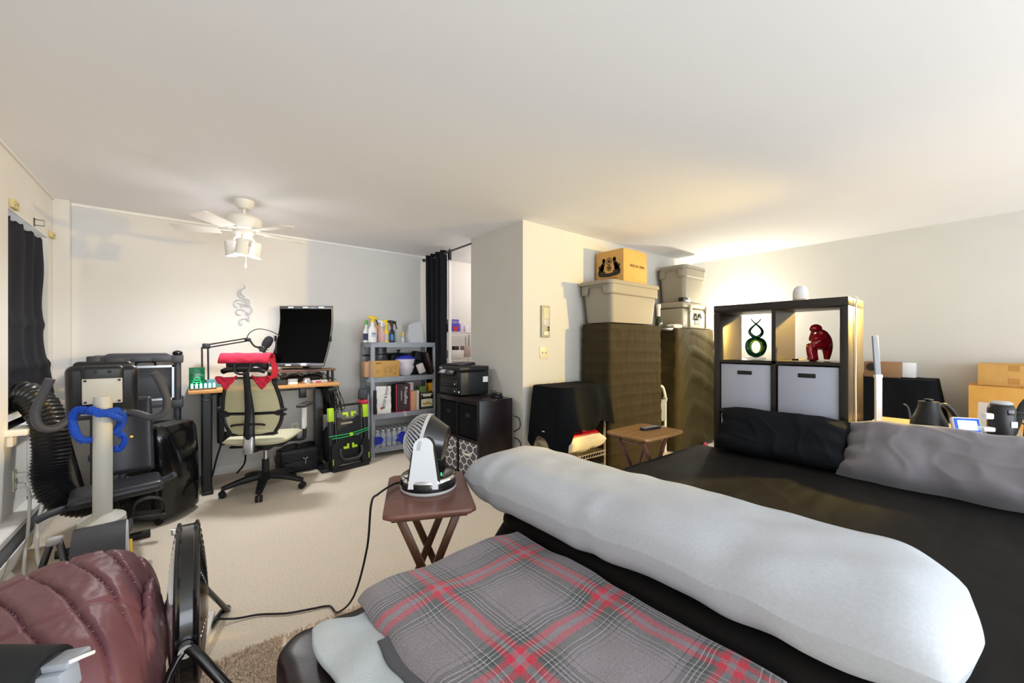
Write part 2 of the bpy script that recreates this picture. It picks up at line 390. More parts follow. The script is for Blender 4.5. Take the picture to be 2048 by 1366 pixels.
# ------------------------------------------------------------------ exercise bike
t = thing('exercise_bike', 'black exercise bike with grey mast, curved handlebars and console seen from behind', 'exercise bike', (-.36, 3.08, 0), 4)
M_bikeg = mat('bike_grey', 'b9b8b0', .4)
MB().tube([(0, 0, .30), (0, .01, .6), (0, .02, .99)], .039, 14, 3, flat=.8, up=(1,0,0)).build('mast', M_bikeg, t)
MB().box((0, .01, 1.02), (.155, .012, .14), (8, 0, 0), .004).build('console_bracket', M_bikeg, t)
sw = MB()
for a in (-.065, .065):
    for b in (-.058, .058): sw.cyl((a, .006+b*-.14, 1.02+b), (a, -.002+b*-.14, 1.02+b), .006, 10)
sw.build('screw', M_blkm, t, kind='stuff')
cs = MB(); cs.box((0, .065, 1.01), (.285, .075, .30), (8, 0, 0), .035, 4)
cs.box((0, .045, 1.085), (.165, .09, .15), (8, 0, 0), .02, 3)
cs.box((0, .085, 1.115), (.235, .05, .13), (8, 0, 0), .03, 3)
cs.build('console', M_blk, t)
hl = MB()
for a in (-.027, .027): hl.cyl((a, -.012, 1.125), (a, .005, 1.125), .009, 10)
hl.build('console_screw_hole', M_blkm, t, kind='stuff')
bar = [(-.30, -.06, 1.10), (-.345, -.05, 1.02), (-.385, -.04, .93), (-.36, -.03, .86), (-.28, -.01, .845), (-.2, .02, .88), (-.1, .05, .895), (0, .06, .895), (.1, .05, .895), (.2, .02, .88), (.28, -.01, .855), (.36, -.03, .88), (.375, -.04, .95), (.34, -.05, 1.04), (.295, -.06, 1.115)]
MB().tube([(a*(.70 if a > 0 else .60), b, c) for a, b, c in bar], .019, 12, 6).build('handlebar', mat('foam_grip', '3f4046', .6), t)
MB().tube([(-.09, .045, .894), (.09, .045, .894)], .025, 12).build('handlebar_clamp', M_steel, t)
# flywheel housing
hs = MB(); pr = []
for k in range(29):
    a = PI*k/28; pr.append((-.17+.195*math.cos(a), .17+.175*math.sin(a)))
pr = [(.025, .035)]+pr+[(-.365, .035)]
hs.prism(pr, -.095, .095, Matrix.Rotation(R(90), 4, 'Z'))
hs.build('flywheel_housing', M_dgrey, t, ang=30)
MB().lathe([(.10, 0), (.155, .0), (.15, .008), (.0, .012)], 32, (.095, -.17, .19), (0, 90, 0)).build('side_disc', M_lgrey, t)
MB().tube([(.108, -.06, .06), (.109, -.08, .13), (.108, -.05, .2)], .010, 8, 4).build('warning_sticker', mat('sticker_yellow', 'e8c23a', .5), t)
MB().lathe([(.16, .0), (.155, .035), (.09, .05), (.05, .06)], 28, (0, 0, .30), None, .6, .8).build('mast_collar', M_bikeg, t)
# pedals
MB().tube([(.085, .0, .2), (.105, .03, .23), (.11, .08, .27)], .012, 8).build('crank', M_steel, t)
p_ = MB().box((.19, .12, .26), (.15, .1, .025), (0, 8, 0), .008).build('pedal', M_blk, t)
MB().tube([(.12, .12, .262), (.13, .12, .34), (.19, .12, .36), (.25, .12, .33), (.26, .12, .265)], .006, 6, 6, flat=5).build('pedal_strap', M_blkm, p_)
MB().box((-.17, -.1, .12), (.13, .1, .025), (0, 0, 0), .008).build('pedal', M_blk, t)
# frame, seat, backrest
MB().tube([(0, .05, .14), (0, .3, .2), (0, .45, .30)], .03, 10, 3).build('frame_rail', M_dgrey, t)
def fseat(u, v): return None
se = MB(); se.box((.05, .40, .37), (.42, .30, .07), (0, -3, 3), .034, 4); se.build('seat', mat('vinyl_black', '2a2b30', .35, bump=.06, bs=300), t)
sb = MB()
def fback(u, v):
    x = (u-.5)*.27*(1-.12*v); y = .56+.06*v+.03*(1-(2*u-1)**2); return (x+.09, y-.012*(1-(2*u-1)**6), .42+.50*v)
sb.grid(fback, 12, 16); sb.build('backrest', MATS['vinyl_black'], t, solid=.06, sub=1)
MB().tube([(-.27, .26, .31), (-.22, .28, .33), (-.14, .36, .325), (.05, .42, .325), (.26, .44, .37), (.32, .42, .40)], .02, 10, 5).build('seat_handle', MATS['foam_grip'], t)
MB().tube([(.0, .5, .31), (.05, .6, .36), (.09, .63, .5)], .022, 10, 4).build('backrest_tube', M_dgrey, t)
MB().tube([(0, .45, .3), (0, .48, .03)], .025, 10).build('rear_post', M_dgrey, t)
MB().tube([(-.22, .48, .025), (.2, .48, .025)], .024, 12).build('rear_stabilizer', M_blk, t)
# front folding a frame
MB().box((-.165, -.06, .285), (.06, .05, .04), None, .014, 3).build('hinge_cap', M_lgrey, t)
MB().tube([(-.18, -.06, .275), (-.245, -.12, .01)], .014, 10).build('front_leg', M_steel, t)
MB().tube([(-.15, -.06, .275), (-.06, -.40, .06), (-.05, -.42, .015)], .014, 10).build('front_leg', M_steel, t)
MB().tube([(-.22, -.10, .11), (-.05, -.05, .15)], .008, 8).build('cross_rod', M_silver, t)
# blue fluffy wrap
o = thing('blue_fluffy_tie', 'bright blue fluffy tie twisted around the bike mast', 'tie', (-.36, 3.08, 0), 4)
bl = MB(); pts = [(a*.72, b, c) for a, b, c in [(-.06, -.03, .92), (-.13, .0, .93), (-.155, .01, .87), (-.12, .0, .78), (-.05, .03, .76), (.07, .06, .79), (.11, .05, .86), (.07, -.02, .91), (.0, -.06, .905), (-.06, -.055, .93)]]
bl.tube(pts, .018, 10, 12, closed=True)
bl.tube([(-.05, -.06, .935), (.0, -.065, .915), (.05, -.06, .885), (.065, -.02, .865), (.07, .05, .84), (.055, .1, .78), (.085, .1, .73), (.065, .08, .68), (.04, .06, .69)], .015, 10, 10)
for i in range(len(bl.v)):
    p = Vector(bl.v[i]); d = .006*nz(p.x*120, p.y*120, p.z*120); bl.v[i] = (p.x+d, p.y+d, p.z+d)
bl.build('tie_loop', mat('blue_chenille', '1d4fc4', .95, bump=.8, bs=220), o)
MB().box((.112, .085, .74), (.016, .012, .016), (0, 30, 0), .003).build('brass_clip', mat('brass', 'c9a24a', .3, metal=.9), o)
tag(MB().tube([(-.42, 3.55, .35), (-.36, 3.5, .36), (-.40, 3.42, .355), (-.50, 3.47, .345), (-.50, 3.53, .345)], .012, 8, 6, closed=True).build('white_cable_coil', M_white), 'small white cable coil lying behind the bike seat', 'cable')

# ------------------------------------------------------------------ grey rack with flight case behind the bike
t = thing('plastic_shelf_rack', 'dark grey plastic shelf rack behind the bike with a knobbed corner post', 'shelf', (-.32, 4.62, 0))
for z in (.05, .42, .80, 1.18):
    q = MB(); q.box((0, 0, z-.025), (.56, .36, .05), None, .008)
    if z > 1:
        q.prism([(-.2, z), (.2, z), (.17, z+.02), (-.17, z+.02)], -.17, .1)
        for k in (-.13, .02, .15): q.box((k, -.184, z-.03), (.11, .008, .03), None, .003)
    q.build('shelf', M_dgrey, t)
for sx in (-.25, .25):
    for sy in (-.15, .15):
        p = MB(); p.cyl((sx, sy, 0), (sx, sy, 1.18), .022, 12); p.build('post', M_dgrey, t)
        for z in (.8, 1.18): MB().box((sx, sy, z-.03), (.075, .07, .065), None, .008).build('post_sleeve', M_dgrey, p.__class__ and t)
MB().ell((.25, -.15, 1.2), (.036, .036, .024)).build('corner_knob', M_blkg, t)
t = thing('flight_case', 'black flight case with silver edges standing inside the grey rack', 'case', (-.28, 4.60, .80))
MB().bx(-.18, .18, -.07, .07, .008, .29, .004).build('case_panel', M_dgrey, t)
for z in (.008, .287):
    q = MB(); q.bx(-.188, .188, -.078, -.062, z-.008, z+.008).bx(-.188, .188, .062, .078, z-.008, z+.008); q.bx(-.188, -.172, -.07, .07, z-.008, z+.008).bx(.172, .188, -.07, .07, z-.008, z+.008); q.build('metal_rim', M_silver, t, kind='stuff')
for sx in (-.18, .18):
    MB().bx(sx-.008, sx+.008, -.078, -.062, 0, .295).build('metal_edge', M_silver, t)
MB().tube([(-.06, 0, .295), (-.05, 0, .325), (.05, 0, .325), (.06, 0, .295)], .008, 8, 4).build('handle', M_blk, t)

# ------------------------------------------------------------------ standing desk
DZ = .89
t = thing('standing_desk', 'black framed standing desk with a warm wood top against the back wall', 'desk', (0, 0, 0))
MB().bx(0, 1.19, 4.22, 4.83, DZ-.028, DZ, .004).build('tabletop', M_wood, t)
for x in (.13, 1.06):
    lg = MB(); lg.bx(x-.04, x+.04, 4.50, 4.58, .03, DZ-.05, .004); lg.build('leg', M_blk, t)
    MB().bx(x-.04, x+.04, 4.24, 4.82, 0, .035, .01).build('foot', M_blk, t)
MB().bx(.1, 1.09, 4.50, 4.58, DZ-.075, DZ-.028).build('crossbar', M_blk, t)
MB().bx(.10, .15, 4.26, 4.30, .03, DZ-.03).build('front_post', M_blk, t)
MB().tube([(.10, 4.215, .845), (.09, 4.21, .82), (.12, 4.21, .805), (.15, 4.215, .82), (.145, 4.22, .845)], .006, 6, 5).build('headphone_hook', M_blk, t)
MB().box((.86, 4.28, .81), (.06, .05, .1), None, .006).build('control_box', M_blk, t)
MB().bx(1.10, 1.185, 4.30, 4.62, .80, .835, .004).build('cable_tray', M_blk, t)
t = thing('computer_tower', 'black computer tower hung below the left end of the desk', 'computer', (.30, 4.50, .40))
MB().bx(-.09, .09, -.2, .2, 0, .44, .006).build('case_body', M_blkm, t)
MB().bx(-.09, .09, -.205, -.2, .02, .42, .003).build('front_panel', M_blk, t)
MB().tube([(-.08, -.1, 0), (-.08, -.1, -.02), (.08, -.1, -.02), (.08, -.1, 0)], .006, 6).tube([(-.095, -.1, 0), (-.095, -.1, .46)], .006, 6).build('hanging_strap', M_blkm, t, kind='stuff')
tag(MB().tube([(.24, 4.5, .39), (.2, 4.48, .25), (.17, 4.5, .1), (.14, 4.46, .03)], .008, 7, 6).tube([(.36, 4.5, .39), (.42, 4.6, .28), (.43, 4.68, .12), (.37, 4.72, .02)], .008, 7, 6).build('hanging_cable', M_blkm, kind='stuff'), 'black cables hanging to the floor under the left half of the desk', 'cable')
# riser and monitor
t = thing('monitor_riser', 'low walnut monitor riser with black legs on the desk', 'riser', (.90, 4.53, DZ))
MB().bx(-.30, .30, -.12, .12, .115, .135, .003).build('riser_top', M_brn, t)
for sx in (-.275, .275):
    for sy in (-.09, .09): MB().bx(sx-.011, sx+.011, sy-.011, sy+.011, 0, .115).build('leg', M_blkm, t)
t = thing('curved_monitor', 'tall black curved monitor standing on the walnut riser', 'monitor', (.915, 4.53, DZ+.135), -39)
def fm(off):
    def fn(u, v):
        k = max(0, .8-v)/.8
        return ((u-.5)*.545, .06+off-.20*k**1.7-.03*max(0, v-.8), .035+.615*v)
    return fn
m_ = MB(); m_.grid(fm(.012), 3, 30); m_.build('monitor_shell', mat('monitor_grey', '6d7076', .35, metal=.5), t, solid=.022)
m_ = MB(); f0 = fm(-.0015); m_.grid(lambda u, v: f0(.012+.976*u, .05+.90*v), 3, 30); m_.build('screen', mat('screen_black', '010101', .7, spec=.05), t)
for vv, xs in ((.975, (.22, .5, .80)), (.02, (.36, .64))):
    for k in xs:
        p = Vector(f0(k, vv)); MB().box((p.x, p.y-.004, p.z), (.055, .004, .014), None).build('paper_tag', MATS['paper_white'], t)
MB().bx(-.16, .16, -.10, .08, 0, .012, .004).bx(-.03, .03, .05, .08, .01, .3).build('stand', M_blk, t)
for sx in (-1, 1): MB().box((sx*.282, -.0, .31), (.012, .03, .06), None, .003).build('side_clip', M_blk, t)
# mic arm
t = thing('microphone_boom', 'black boom microphone arm clamped at the left rear of the desk', 'microphone arm', (.13, 4.62, DZ))
MB().box((0, 0, .01), (.05, .06, .05), None, .004).build('clamp', M_blk, t)
for d in (-.022, .022):
    MB().tube([(d-.006, 0, .0), (d-.01, 0, .36)], .0075, 6).build('lower_arm', M_blk, t)
    MB().tube([(-.01, -.0, .365+d*.6), (.30, -.09, .43+d*.6)], .006, 6).build('upper_arm', M_blk, t)
MB().box((0, 0, .37), (.06, .03, .05), None, .01).build('elbow_joint', M_blk, t)
MB().box((.31, -.09, .43), (.05, .03, .035), (0, 0, -20), .008).build('wrist_joint', M_blk, t)
MB().tube([(.33, -.095, .42), (.36, -.12, .37), (.40, -.16, .355)], .009, 8, 4).build('swivel_stem', M_blk, t)
MB().tube([(.30, -.09, .44), (.33, -.09, .50), (.40, -.09, .535), (.50, -.08, .515), (.58, -.08, .47)], .004, 6, 8).build('cable', M_blkm, t)
t = thing('microphone', 'black microphone with foam windscreen on the boom arm', 'microphone', (.555, 4.42, 1.235), 0, None, 0, 28)
MB().lathe([(.0, -.035), (.026, -.035), (.026, .02), (.02, .03)], 20).build('mic_body', M_blk, t)
MB().lathe([(0, .02), (.034, .022), (.041, .06), (.038, .10), (.024, .125), (0, .132)], 24).build('foam_windscreen', mat('foam_black', '232127', .95, bump=.6, bs=400), t)
for z in (-.02, .005): MB().tube([(.04*math.cos(a*PI/6), .04*math.sin(a*PI/6), z) for a in range(12)], .003, 6, 1, True).build('shock_mount_ring', M_blk, t)
tag(MB().box((.665, 4.47, 1.25), (.012, .012, .125), None, .002).build('light_bar', M_blkm), 'thin black vertical bar hanging at the end of the microphone cable', 'light bar')
# things on the desk
M_teal = mat('teal_glow', '7ffbe0', .3, emit=3.0)
t = thing('glowing_tube_clock', 'row of glowing teal tubes on a small wooden base at the desk left end', 'clock', (.10, 4.30, DZ), 5)
MB().bx(-.09, .09, -.025, .025, 0, .015, .002).build('clock_base', M_brn, t)
for i in range(6): MB().lathe([(0, 0), (.009, 0), (.009, .032), (.004, .04), (0, .041)], 10, (-.075+.03*i, 0, .015)).build('glow_tube', M_teal, t)
t = thing('green_glass_panel', 'dark green translucent glass panel standing at the left rear of the desk', 'glass panel', (.06, 4.42, DZ))
MB().bx(-.055, .055, -.008, .008, 0, .185, .003).build('panel', mat('green_glass', '0d5a3c', .08, alpha=.88, var=.5, vs=22), t)
q = MB()
for k in range(3): q.tube([(.035*math.cos(a*PI/8)*(1-.2*k), -.011, .045+.02*k+.012*math.sin(a*PI/8)) for a in range(16)], .0025, 5, 1, True)
q.build('etched_swirl', mat('green_bright', '27d68a', .3, emit=.25), t, kind='stuff')
M_tealb = mat('teal_book', '4f8391', .5)
t = tag(MB().box((.19, 4.52, DZ+.034), (.14, .09, .068), (0, 0, 8), .004).build('teal_box', M_tealb), 'dull teal box behind the glowing tubes on the desk', 'box')
t = thing('keyboard', 'flat black keyboard at the middle of the desk edge', 'keyboard', (.59, 4.34, DZ), 6)
MB().bx(-.14, .14, -.055, .055, 0, .018, .004).build('keyboard_case', M_blk, t)
q = MB()
for i in range(14):
    for j in range(4): q.bx(-.13+.0187*i, -.1145+.0187*i, -.045+.0235*j, -.026+.0235*j, .018, .024)
q.build('key', M_dgrey, t, kind='stuff')
t = tag(MB().lathe([(0, .0), (.05, .0), (.06, .02), (.05, .045), (.03, .06), (0, .062)], 24, (.63, 4.6, DZ), None, 1, .8).build('speaker_puck', M_dgrey), 'dark oval speaker behind the keyboard on the desk', 'speaker')
tag(MB().box((.70, 4.40, DZ+.022), (.09, .06, .044), (0, 0, 5), .004).build('small_black_box', M_blk), 'small black box left of the clear box under the riser', 'box')
t = thing('clear_plastic_box', 'small clear plastic box with white base under the riser', 'box', (.79, 4.36, DZ), 4)
MB().bx(-.037, .037, -.03, .03, 0, .02, .002).build('box_base', M_white, t); MB().bx(-.037, .037, -.03, .03, .0202, .05, .002).build('box_lid', M_glass, t)
t = tag(MB().lathe([(0, 0), (.044, 0), (.046, .015), (.034, .03), (.03, .05), (.02, .056), (0, .057)], 24, (.915, 4.36, DZ)).build('silver_dome_knob', M_silver), 'silver dome controller knob under the riser on the desk', 'controller')
t = thing('white_red_device', 'flat white device with red spot at the right of the desk', 'device', (1.03, 4.36, DZ), 4)
MB().bx(-.07, .07, -.03, .03, 0, .028, .004).build('device_body', M_lgrey, t); MB().box((-.02, -.032, .012), (.05, .006, .014), None, .002).build('red_button', mat('bright_red', 'c3213a', .4), t)
cb = MB()
for k in range(26):
    x = .66+random.random()*.46; y = 4.5+random.random()*.14
    cb.tube([(x, y, DZ+.005), (x+random.uniform(-.08, .08), y+random.uniform(-.04, .04), DZ+random.uniform(.03, .1)), (x+random.uniform(-.14, .14), y+random.uniform(-.05, .05), DZ+random.uniform(.04, .1)), (x+random.uniform(-.18, .18), y+random.uniform(-.05, .05), DZ+.006)], .0035, 5, 5)
cb.ell((.84, 4.56, DZ+.035), (.09, .05, .035)); cb.ell((1.0, 4.57, DZ+.04), (.1, .05, .04))
tag(cb.build('cable_tangle', M_blkm, kind='stuff'), 'tangle of black cables under the walnut riser', 'cables')
hc = MB()
for k in range(9):
    x = 1.12+.012*k; hc.tube([(x-.03, 4.45, .81), (x+.02*math.sin(k), 4.44, .70-.03*(k % 4)), (x+.06+.03*math.sin(k*2), 4.42, .66-.05*(k % 3)), (x+.02, 4.46, .84)], .004, 5, 6)
tag(hc.build('hanging_cables', M_blkm, kind='stuff'), 'loops of black cables hanging from the right end of the desk', 'cables')

# ------------------------------------------------------------------ mesh office chair
t = thing('office_chair', 'office chair with pale mesh back and black frame in front of the desk', 'chair', (.53, 4.10, 0), 152)
MB().lathe([(0, .09), (.04, .09), (.05, .115), (.035, .15), (0, .15)], 20).build('base_hub', M_blk, t)
for i in range(5):
    a = R(72*i+30); d = Vector((math.cos(a), math.sin(a), 0))
    lg = MB(); lg.tube([d*.02+Vector((0,0,.125)), d*.15+Vector((0,0,.115)), d*.31+Vector((0,0,.075))], [.034, .028, .02], 8, 3, flat=1.3, up=(0,0,1)); lg.build('base_leg', M_blk, t)
    c = MB(); n = Vector((-d.y, d.x, 0)); e = d*.31+Vector((0,0,.028))
    for sgn in (-1, 1): c.cyl(e+n*(.006*sgn), e+n*(.024*sgn), .027, 14)
    c.cyl(e+Vector((0,0,.02)), e+Vector((0,0,.06)), .009, 8)
    c.build('caster', M_blkm, t)
MB().cyl((0, 0, .14), (0, 0, .27), .028, 16).build('gas_lift_cover', M_blk, t)
MB().cyl((0, 0, .26), (0, 0, .40), .016, 16).build('gas_lift', M_chrome, t)
MB().box((0, .02, .40), (.17, .25, .05), None, .012).build('seat_mechanism', M_blk, t)
M_mesh = mat('mesh_fabric', 'c9c39b', .8, alpha=.86, var=.06, vs=260, bump=.2, bs=600)
M_seat = mat('seat_fabric', 'd6d3b4', .85, bump=.15, bs=500)
def fs(sg):
    def fn(u, v):
        a, b = u*2-1, v*2-1; q = max(0, (1-abs(a)**5)*(1-abs(b)**5))**.4
        return (a*.25*(1-.07*b*b), b*.245, .465+sg*.038*q-.035*max(0, -b-.45)+.012*a*a)
    return fn
q = MB(); q.grid(fs(1), 26, 26); q.grid(fs(-1), 26, 26); q.build('seat', M_seat, t)
MB().box((0, 0, .425), (.40, .40, .02), None, .008).build('seat_pan', M_blk, t)
def fb(u, z): # back surface, u -1..1
    k = (z-.52)/.5; return Vector((u, .265+.02*k+.05*k*k-.05*(u/.23)**2*.8, z))
def panel(zs, wf, name):
    P = []
    n = 14; z0, z1 = zs
    L = [(wf(z0+(z1-z0)*i/n), z0+(z1-z0)*i/n) for i in range(n+1)]
    lp = [fb(a, z) for a, z in L]+[fb(-a, z) for a, z in L[::-1]]
    MB().tube(lp, .015, 8, 2, True).build('back_frame', M_blk, t)
    MB().grid(lambda u, v: tuple(fb((u*2-1)*wf(z0+(z1-z0)*v), z0+(z1-z0)*v)), 20, 14).build(name, M_mesh, t)
panel((.725, 1.0), lambda z: .165+.055*(1-((z-.725)/.275)**1.6), 'mesh_back')
panel((.54, .70), lambda z: .215-.06*((.70-z)/.16)**2, 'lumbar_mesh')
MB().tube([(0, .06, .40), (0, .20, .40), (0, .30, .44), (0, .32, .55), (0, .31, .72), (0, .345, .9), (0, .375, 1.06)], [.03, .035, .04, .042, .036, .026, .022], 10, 5, up=(1,0,0), flat=.6).build('spine', M_blk, t)
MB().box((0, .325, .47), (.075, .05, .15), (10, 0, 0), .014).build('spine_cover', M_silver, t)
MB().tube([(-.12, .335, .625), (-.1, .345, .635), (0, .35, .64), (.1, .345, .635), (.12, .335, .625)], .009, 8, 4).build('lumbar_bar', M_blk, t)
for sgn in (-1, 1):
    MB().tube([(sgn*.15, -.02, .43), (sgn*.29, -.02, .43), (sgn*.31, -.02, .46), (sgn*.31, -.02, .54)], .018, 10, 4).build('arm_bracket', M_blk, t)
    MB().box((sgn*.31, -.02, .62), (.032, .05, .2), None, .008).build('arm_post', M_white, t)
    MB().box((sgn*.31, -.05, .733), (.085, .26, .028), (0, 0, 0), .012, 3).build('armrest', M_dgrey, t)
MB().box((0, .345, 1.12), (.30, .075, .13), (-6, 0, 0), .035, 4).build('headrest', mat('headrest_black', '2a2528', .6), t)
MB().tube([(-.15, .40, 1.065), (-.1, .415, 1.08), (0, .42, 1.08), (.1, .415, 1.08), (.15, .40, 1.065)], .022, 10, 4).build('headrest_bar', M_blkg, t)
MB().tube([(-.055, .425, 1.135), (-.05, .445, 1.07), (0, .45, 1.045), (.05, .445, 1.07), (.055, .425, 1.135)], .009, 8, 5).build('coat_hook', M_blk, t)
tw = thing('red_towel', 'crimson towel draped over the chair headrest with a knotted end each side', 'towel', (.53, 4.10, 0), 152)
def ftw(u, v):
    x = (u-.5)*.36; a = v*PI*1.05-.2
    y = .345-.062*math.cos(PI-a)*-1; 
    return (x+.004*nz(u*8, v*4, 1), .345+.066*math.cos(a)+.006*nz(u*5, v*5, 3), 1.165+.038*math.sin(a)-(.035 if False else 0)-.03*(abs(math.cos(a))**3)+.006*nz(u*7, v*6, 9))
MB().grid(ftw, 30, 22).build('towel_top', M_red, tw, solid=.008)
q = MB(); q.grid(lambda u, v: (-.165-.025*math.sin(v*3)-.01*u, .30+.1*u-.07*v*(1-u), 1.165-.17*v+.012*nz(u*4, v*4, 0)), 12, 14); q.build('towel_side', M_red, tw, solid=.009)
for sgn in (-1, 1):
    q = MB(); q.grid(lambda u, v: (sgn*(.05+.15*u+.02*v*(.5-u)), .405+.012*nz(u*5, v*4, 2), 1.03-(.10-.16*abs(u-.55))*v-.015*abs(math.sin(u*4))+.01*nz(u*6, v*5, sgn)), 14, 12)
    q.build('towel_corner', M_red, tw, solid=.012)

# ------------------------------------------------------------------ bags, vacuum and cart by the desk
M_nyl = mat('black_nylon', '17191d', .55, bump=.25, bs=160)
t = thing('black_duffel_bag', 'black zipped work bag on the floor under the desk', 'bag', (.86, 4.52, 0), 4)
q = MB(); q.box((0, 0, .12), (.36, .22, .235), None, .035, 4)
for i in range(len(q.v)):
    p = Vector(q.v[i]); q.v[i] = tuple(p*(1+.04*nz(p.x*7, p.y*7, p.z*7)))
q.build('bag_body', M_nyl, t, sub=1)
for i, z in enumerate((.13, .2)): MB().tube([(-.17, -.116, z), (0, -.124, z-.012), (.17, -.116, z)], .005, 6, 5).build('zip_seam', M_blkm, t)
MB().box((-.02, -.12, .075), (.26, .02, .09), None, .008).build('front_pocket', M_nyl, t)
MB().tube([(.02, -.128, .15), (.04, -.135, .135), (.06, -.128, .15)], .004, 6, 4).tube([(.04, -.135, .137), (.04, -.135, .09)], .004, 6).build('metal_clip', M_silver, t)
for k in (-.06, .08): MB().tube([(k-.1, -.05, .235), (k-.05, -.03, .265), (k+.05, .02, .262), (k+.09, .05, .235)], .012, 8, 5, flat=2).build('carry_strap', M_nyl, t)
MB().tube([(-.165, -.09, .22), (-.22, -.1, .2), (-.215, -.1, .14), (-.18, -.1, .13)], .005, 6, 6).build('side_loop', M_blkm, t)
t = thing('hanging_black_pouch', 'soft black pouch hanging under the right end of the desk', 'pouch', (1.145, 4.56, .53))
q = MB(); q.box((0, 0, .13), (.17, .10, .26), None, .05, 4)
q.build('pouch_body', M_clothb, t, sub=1); MB().tube([(-.03, 0, .25), (-.02, 0, .30), (.02, 0, .30), (.03, 0, .25)], .004, 6, 4).build('cord_loop', M_blkm, t)
t = thing('black_backpack', 'slumped black backpack behind the folded cart', 'backpack', (1.22, 4.60, 0), 8)
q = MB(); q.ell((0, 0, .2), (.14, .09, .215), 24, 16)
for i in range(len(q.v)):
    p = Vector(q.v[i]); q.v[i] = tuple(p*(1+.08*nz(p.x*9, p.y*9, p.z*9)))
    if q.v[i][2] < 0.004: q.v[i] = (q.v[i][0], q.v[i][1], .002)
q.build('pack_body', M_nyl, t); MB().tube([(-.06, -.08, .33), (-.07, -.12, .2), (-.06, -.09, .07)], .012, 6, 6, flat=2.2).build('shoulder_strap', M_nyl, t)
t = thing('folding_hand_cart', 'folded black hand cart with lime clamps and green bungee cord', 'cart', (1.30, 4.27, 0), 10, None, -4)
M_cart = mat('cart_black', '202226', .45)
for sx in (-.13, .13):
    MB().tube([(sx, 0, .06), (sx, 0, .66)], .012, 8).build('inner_rail', M_blk, t)
    MB().tube([(sx*1.07, -.012, .2), (sx*1.07, -.012, .6)], .006, 8).build('chrome_rail', M_steel, t)
    MB().bx(sx*1.42-.024, sx*1.42+.024, -.02, .02, .1, .56, .004).build('side_post', M_cart, t)
    MB().bx(sx*1.42-.026, sx*1.42+.026, -.03, .02, .50, .635, .006).build('lime_clamp', M_lime, t)
    for z in (.565, .22):
        q = MB(); g = 1 if sx > 0 else -1
        q.box((g*.045, -.028, z), (.055, .02, .025), None, .003); q.box((g*.027, -.03, z+.012*(-1 if z > .4 else 1)), (.02, .022, .05), None, .003); q.build('lime_latch', M_lime, t)
    q = MB(); q.prism([(sx*1.55, .03), (sx*1.55, .26), (sx*1.28, .29), (sx*1.05, .29), (sx*.92, .24), (sx*.92, .03)], -.045, -.02); q.build('wheel_flap', M_blk, t)
    MB().bx(sx*1.47-.004, sx*1.47+.004, -.05, -.045, .07, .13).build('lime_stripe', M_lime, t)
    MB().cyl((sx*1.5, .02, .05), (sx*1.5, .05, .05), .05, 20).build('wheel', M_blkm, t)
MB().tube([(-.13, 0, .65), (.13, 0, .65)], .012, 8).build('top_bar', M_blk, t)
MB().prism([(-.125, .34), (.125, .34), (.125, .53), (.09, .53), (.06, .505), (-.06, .505), (-.09, .53), (-.125, .53)], -.016, -.004).build('logo_panel', M_cart, t)
MB().prism([(-.12, .05), (.12, .05), (.12, .32), (.08, .32), (.08, .345), (-.08, .345), (-.08, .32), (-.12, .32)], -.012, .0).build('lower_panel', M_blk, t)
MB().prism([(-.19, .0), (.19, .0), (.19, .035), (-.19, .035)], -.05, .03).build('toe_plate', M_blk, t)
MB().tube([(-.11, -.045, .22), (-.115, -.05, .16), (-.08, -.055, .11), (0, -.055, .10), (.08, -.055, .11), (.115, -.05, .16), (.11, -.045, .22)], .014, 10, 5).build('carry_handle', M_dgrey, t)
MB().tube([(-.22, -.03, .355), (0, -.05, .36), (.21, -.03, .385)], .005, 6, 4).build('bungee_cord', M_green, t)
MB().tube([(-.19, -.035, .33), (0, -.05, .335), (.21, -.03, .365)], .005, 6, 4).build('bungee_cord', M_green, t)
MB().cyl((0, -.045, .35), (0, -.062, .35), .018, 16).build('bungee_ball', M_lime, t)
text('printed_text', 'COOCHEER', .026, M_white, t, (-.025, -.0175, .465), (90, 0, 0), sx=.9)
t = thing('stick_vacuum', 'grey tubed stick vacuum with red collar standing beside the shelf unit', 'vacuum', (1.50, 4.40, 0), -20)
MB().tube([(.03, 0, .05), (.035, 0, .4), (.03, 0, .70), (.01, 0, .76)], .012, 10, 4).build('tube', M_grey, t)
MB().box((-.02, -.02, .74), (.10, .07, .12), (0, 6, 0), .02, 3).build('motor_body', M_dgrey, t)
MB().box((-.02, -.025, .655), (.11, .075, .05), (0, -8, 0), .01, 2).build('red_collar', mat('vac_red', 'b41f38', .35), t)
MB().box((.03, 0, .03), (.06, .1, .06), None, .012).build('floor_head', M_blk, t)
t = thing('wall_outlet', 'plain white outlet low on the back wall behind the chair', 'outlet', (.90, YB, .36))
MB().bx(-.04, .04, -.006, 0, -.065, .065, .003).build('cover_plate', M_white, t)
MB().box((0, -.008, .03), (.03, .004, .035), None, .002).box((0, -.008, -.03), (.03, .004, .035), None, .002).build('socket', M_ivory, t, kind='stuff')

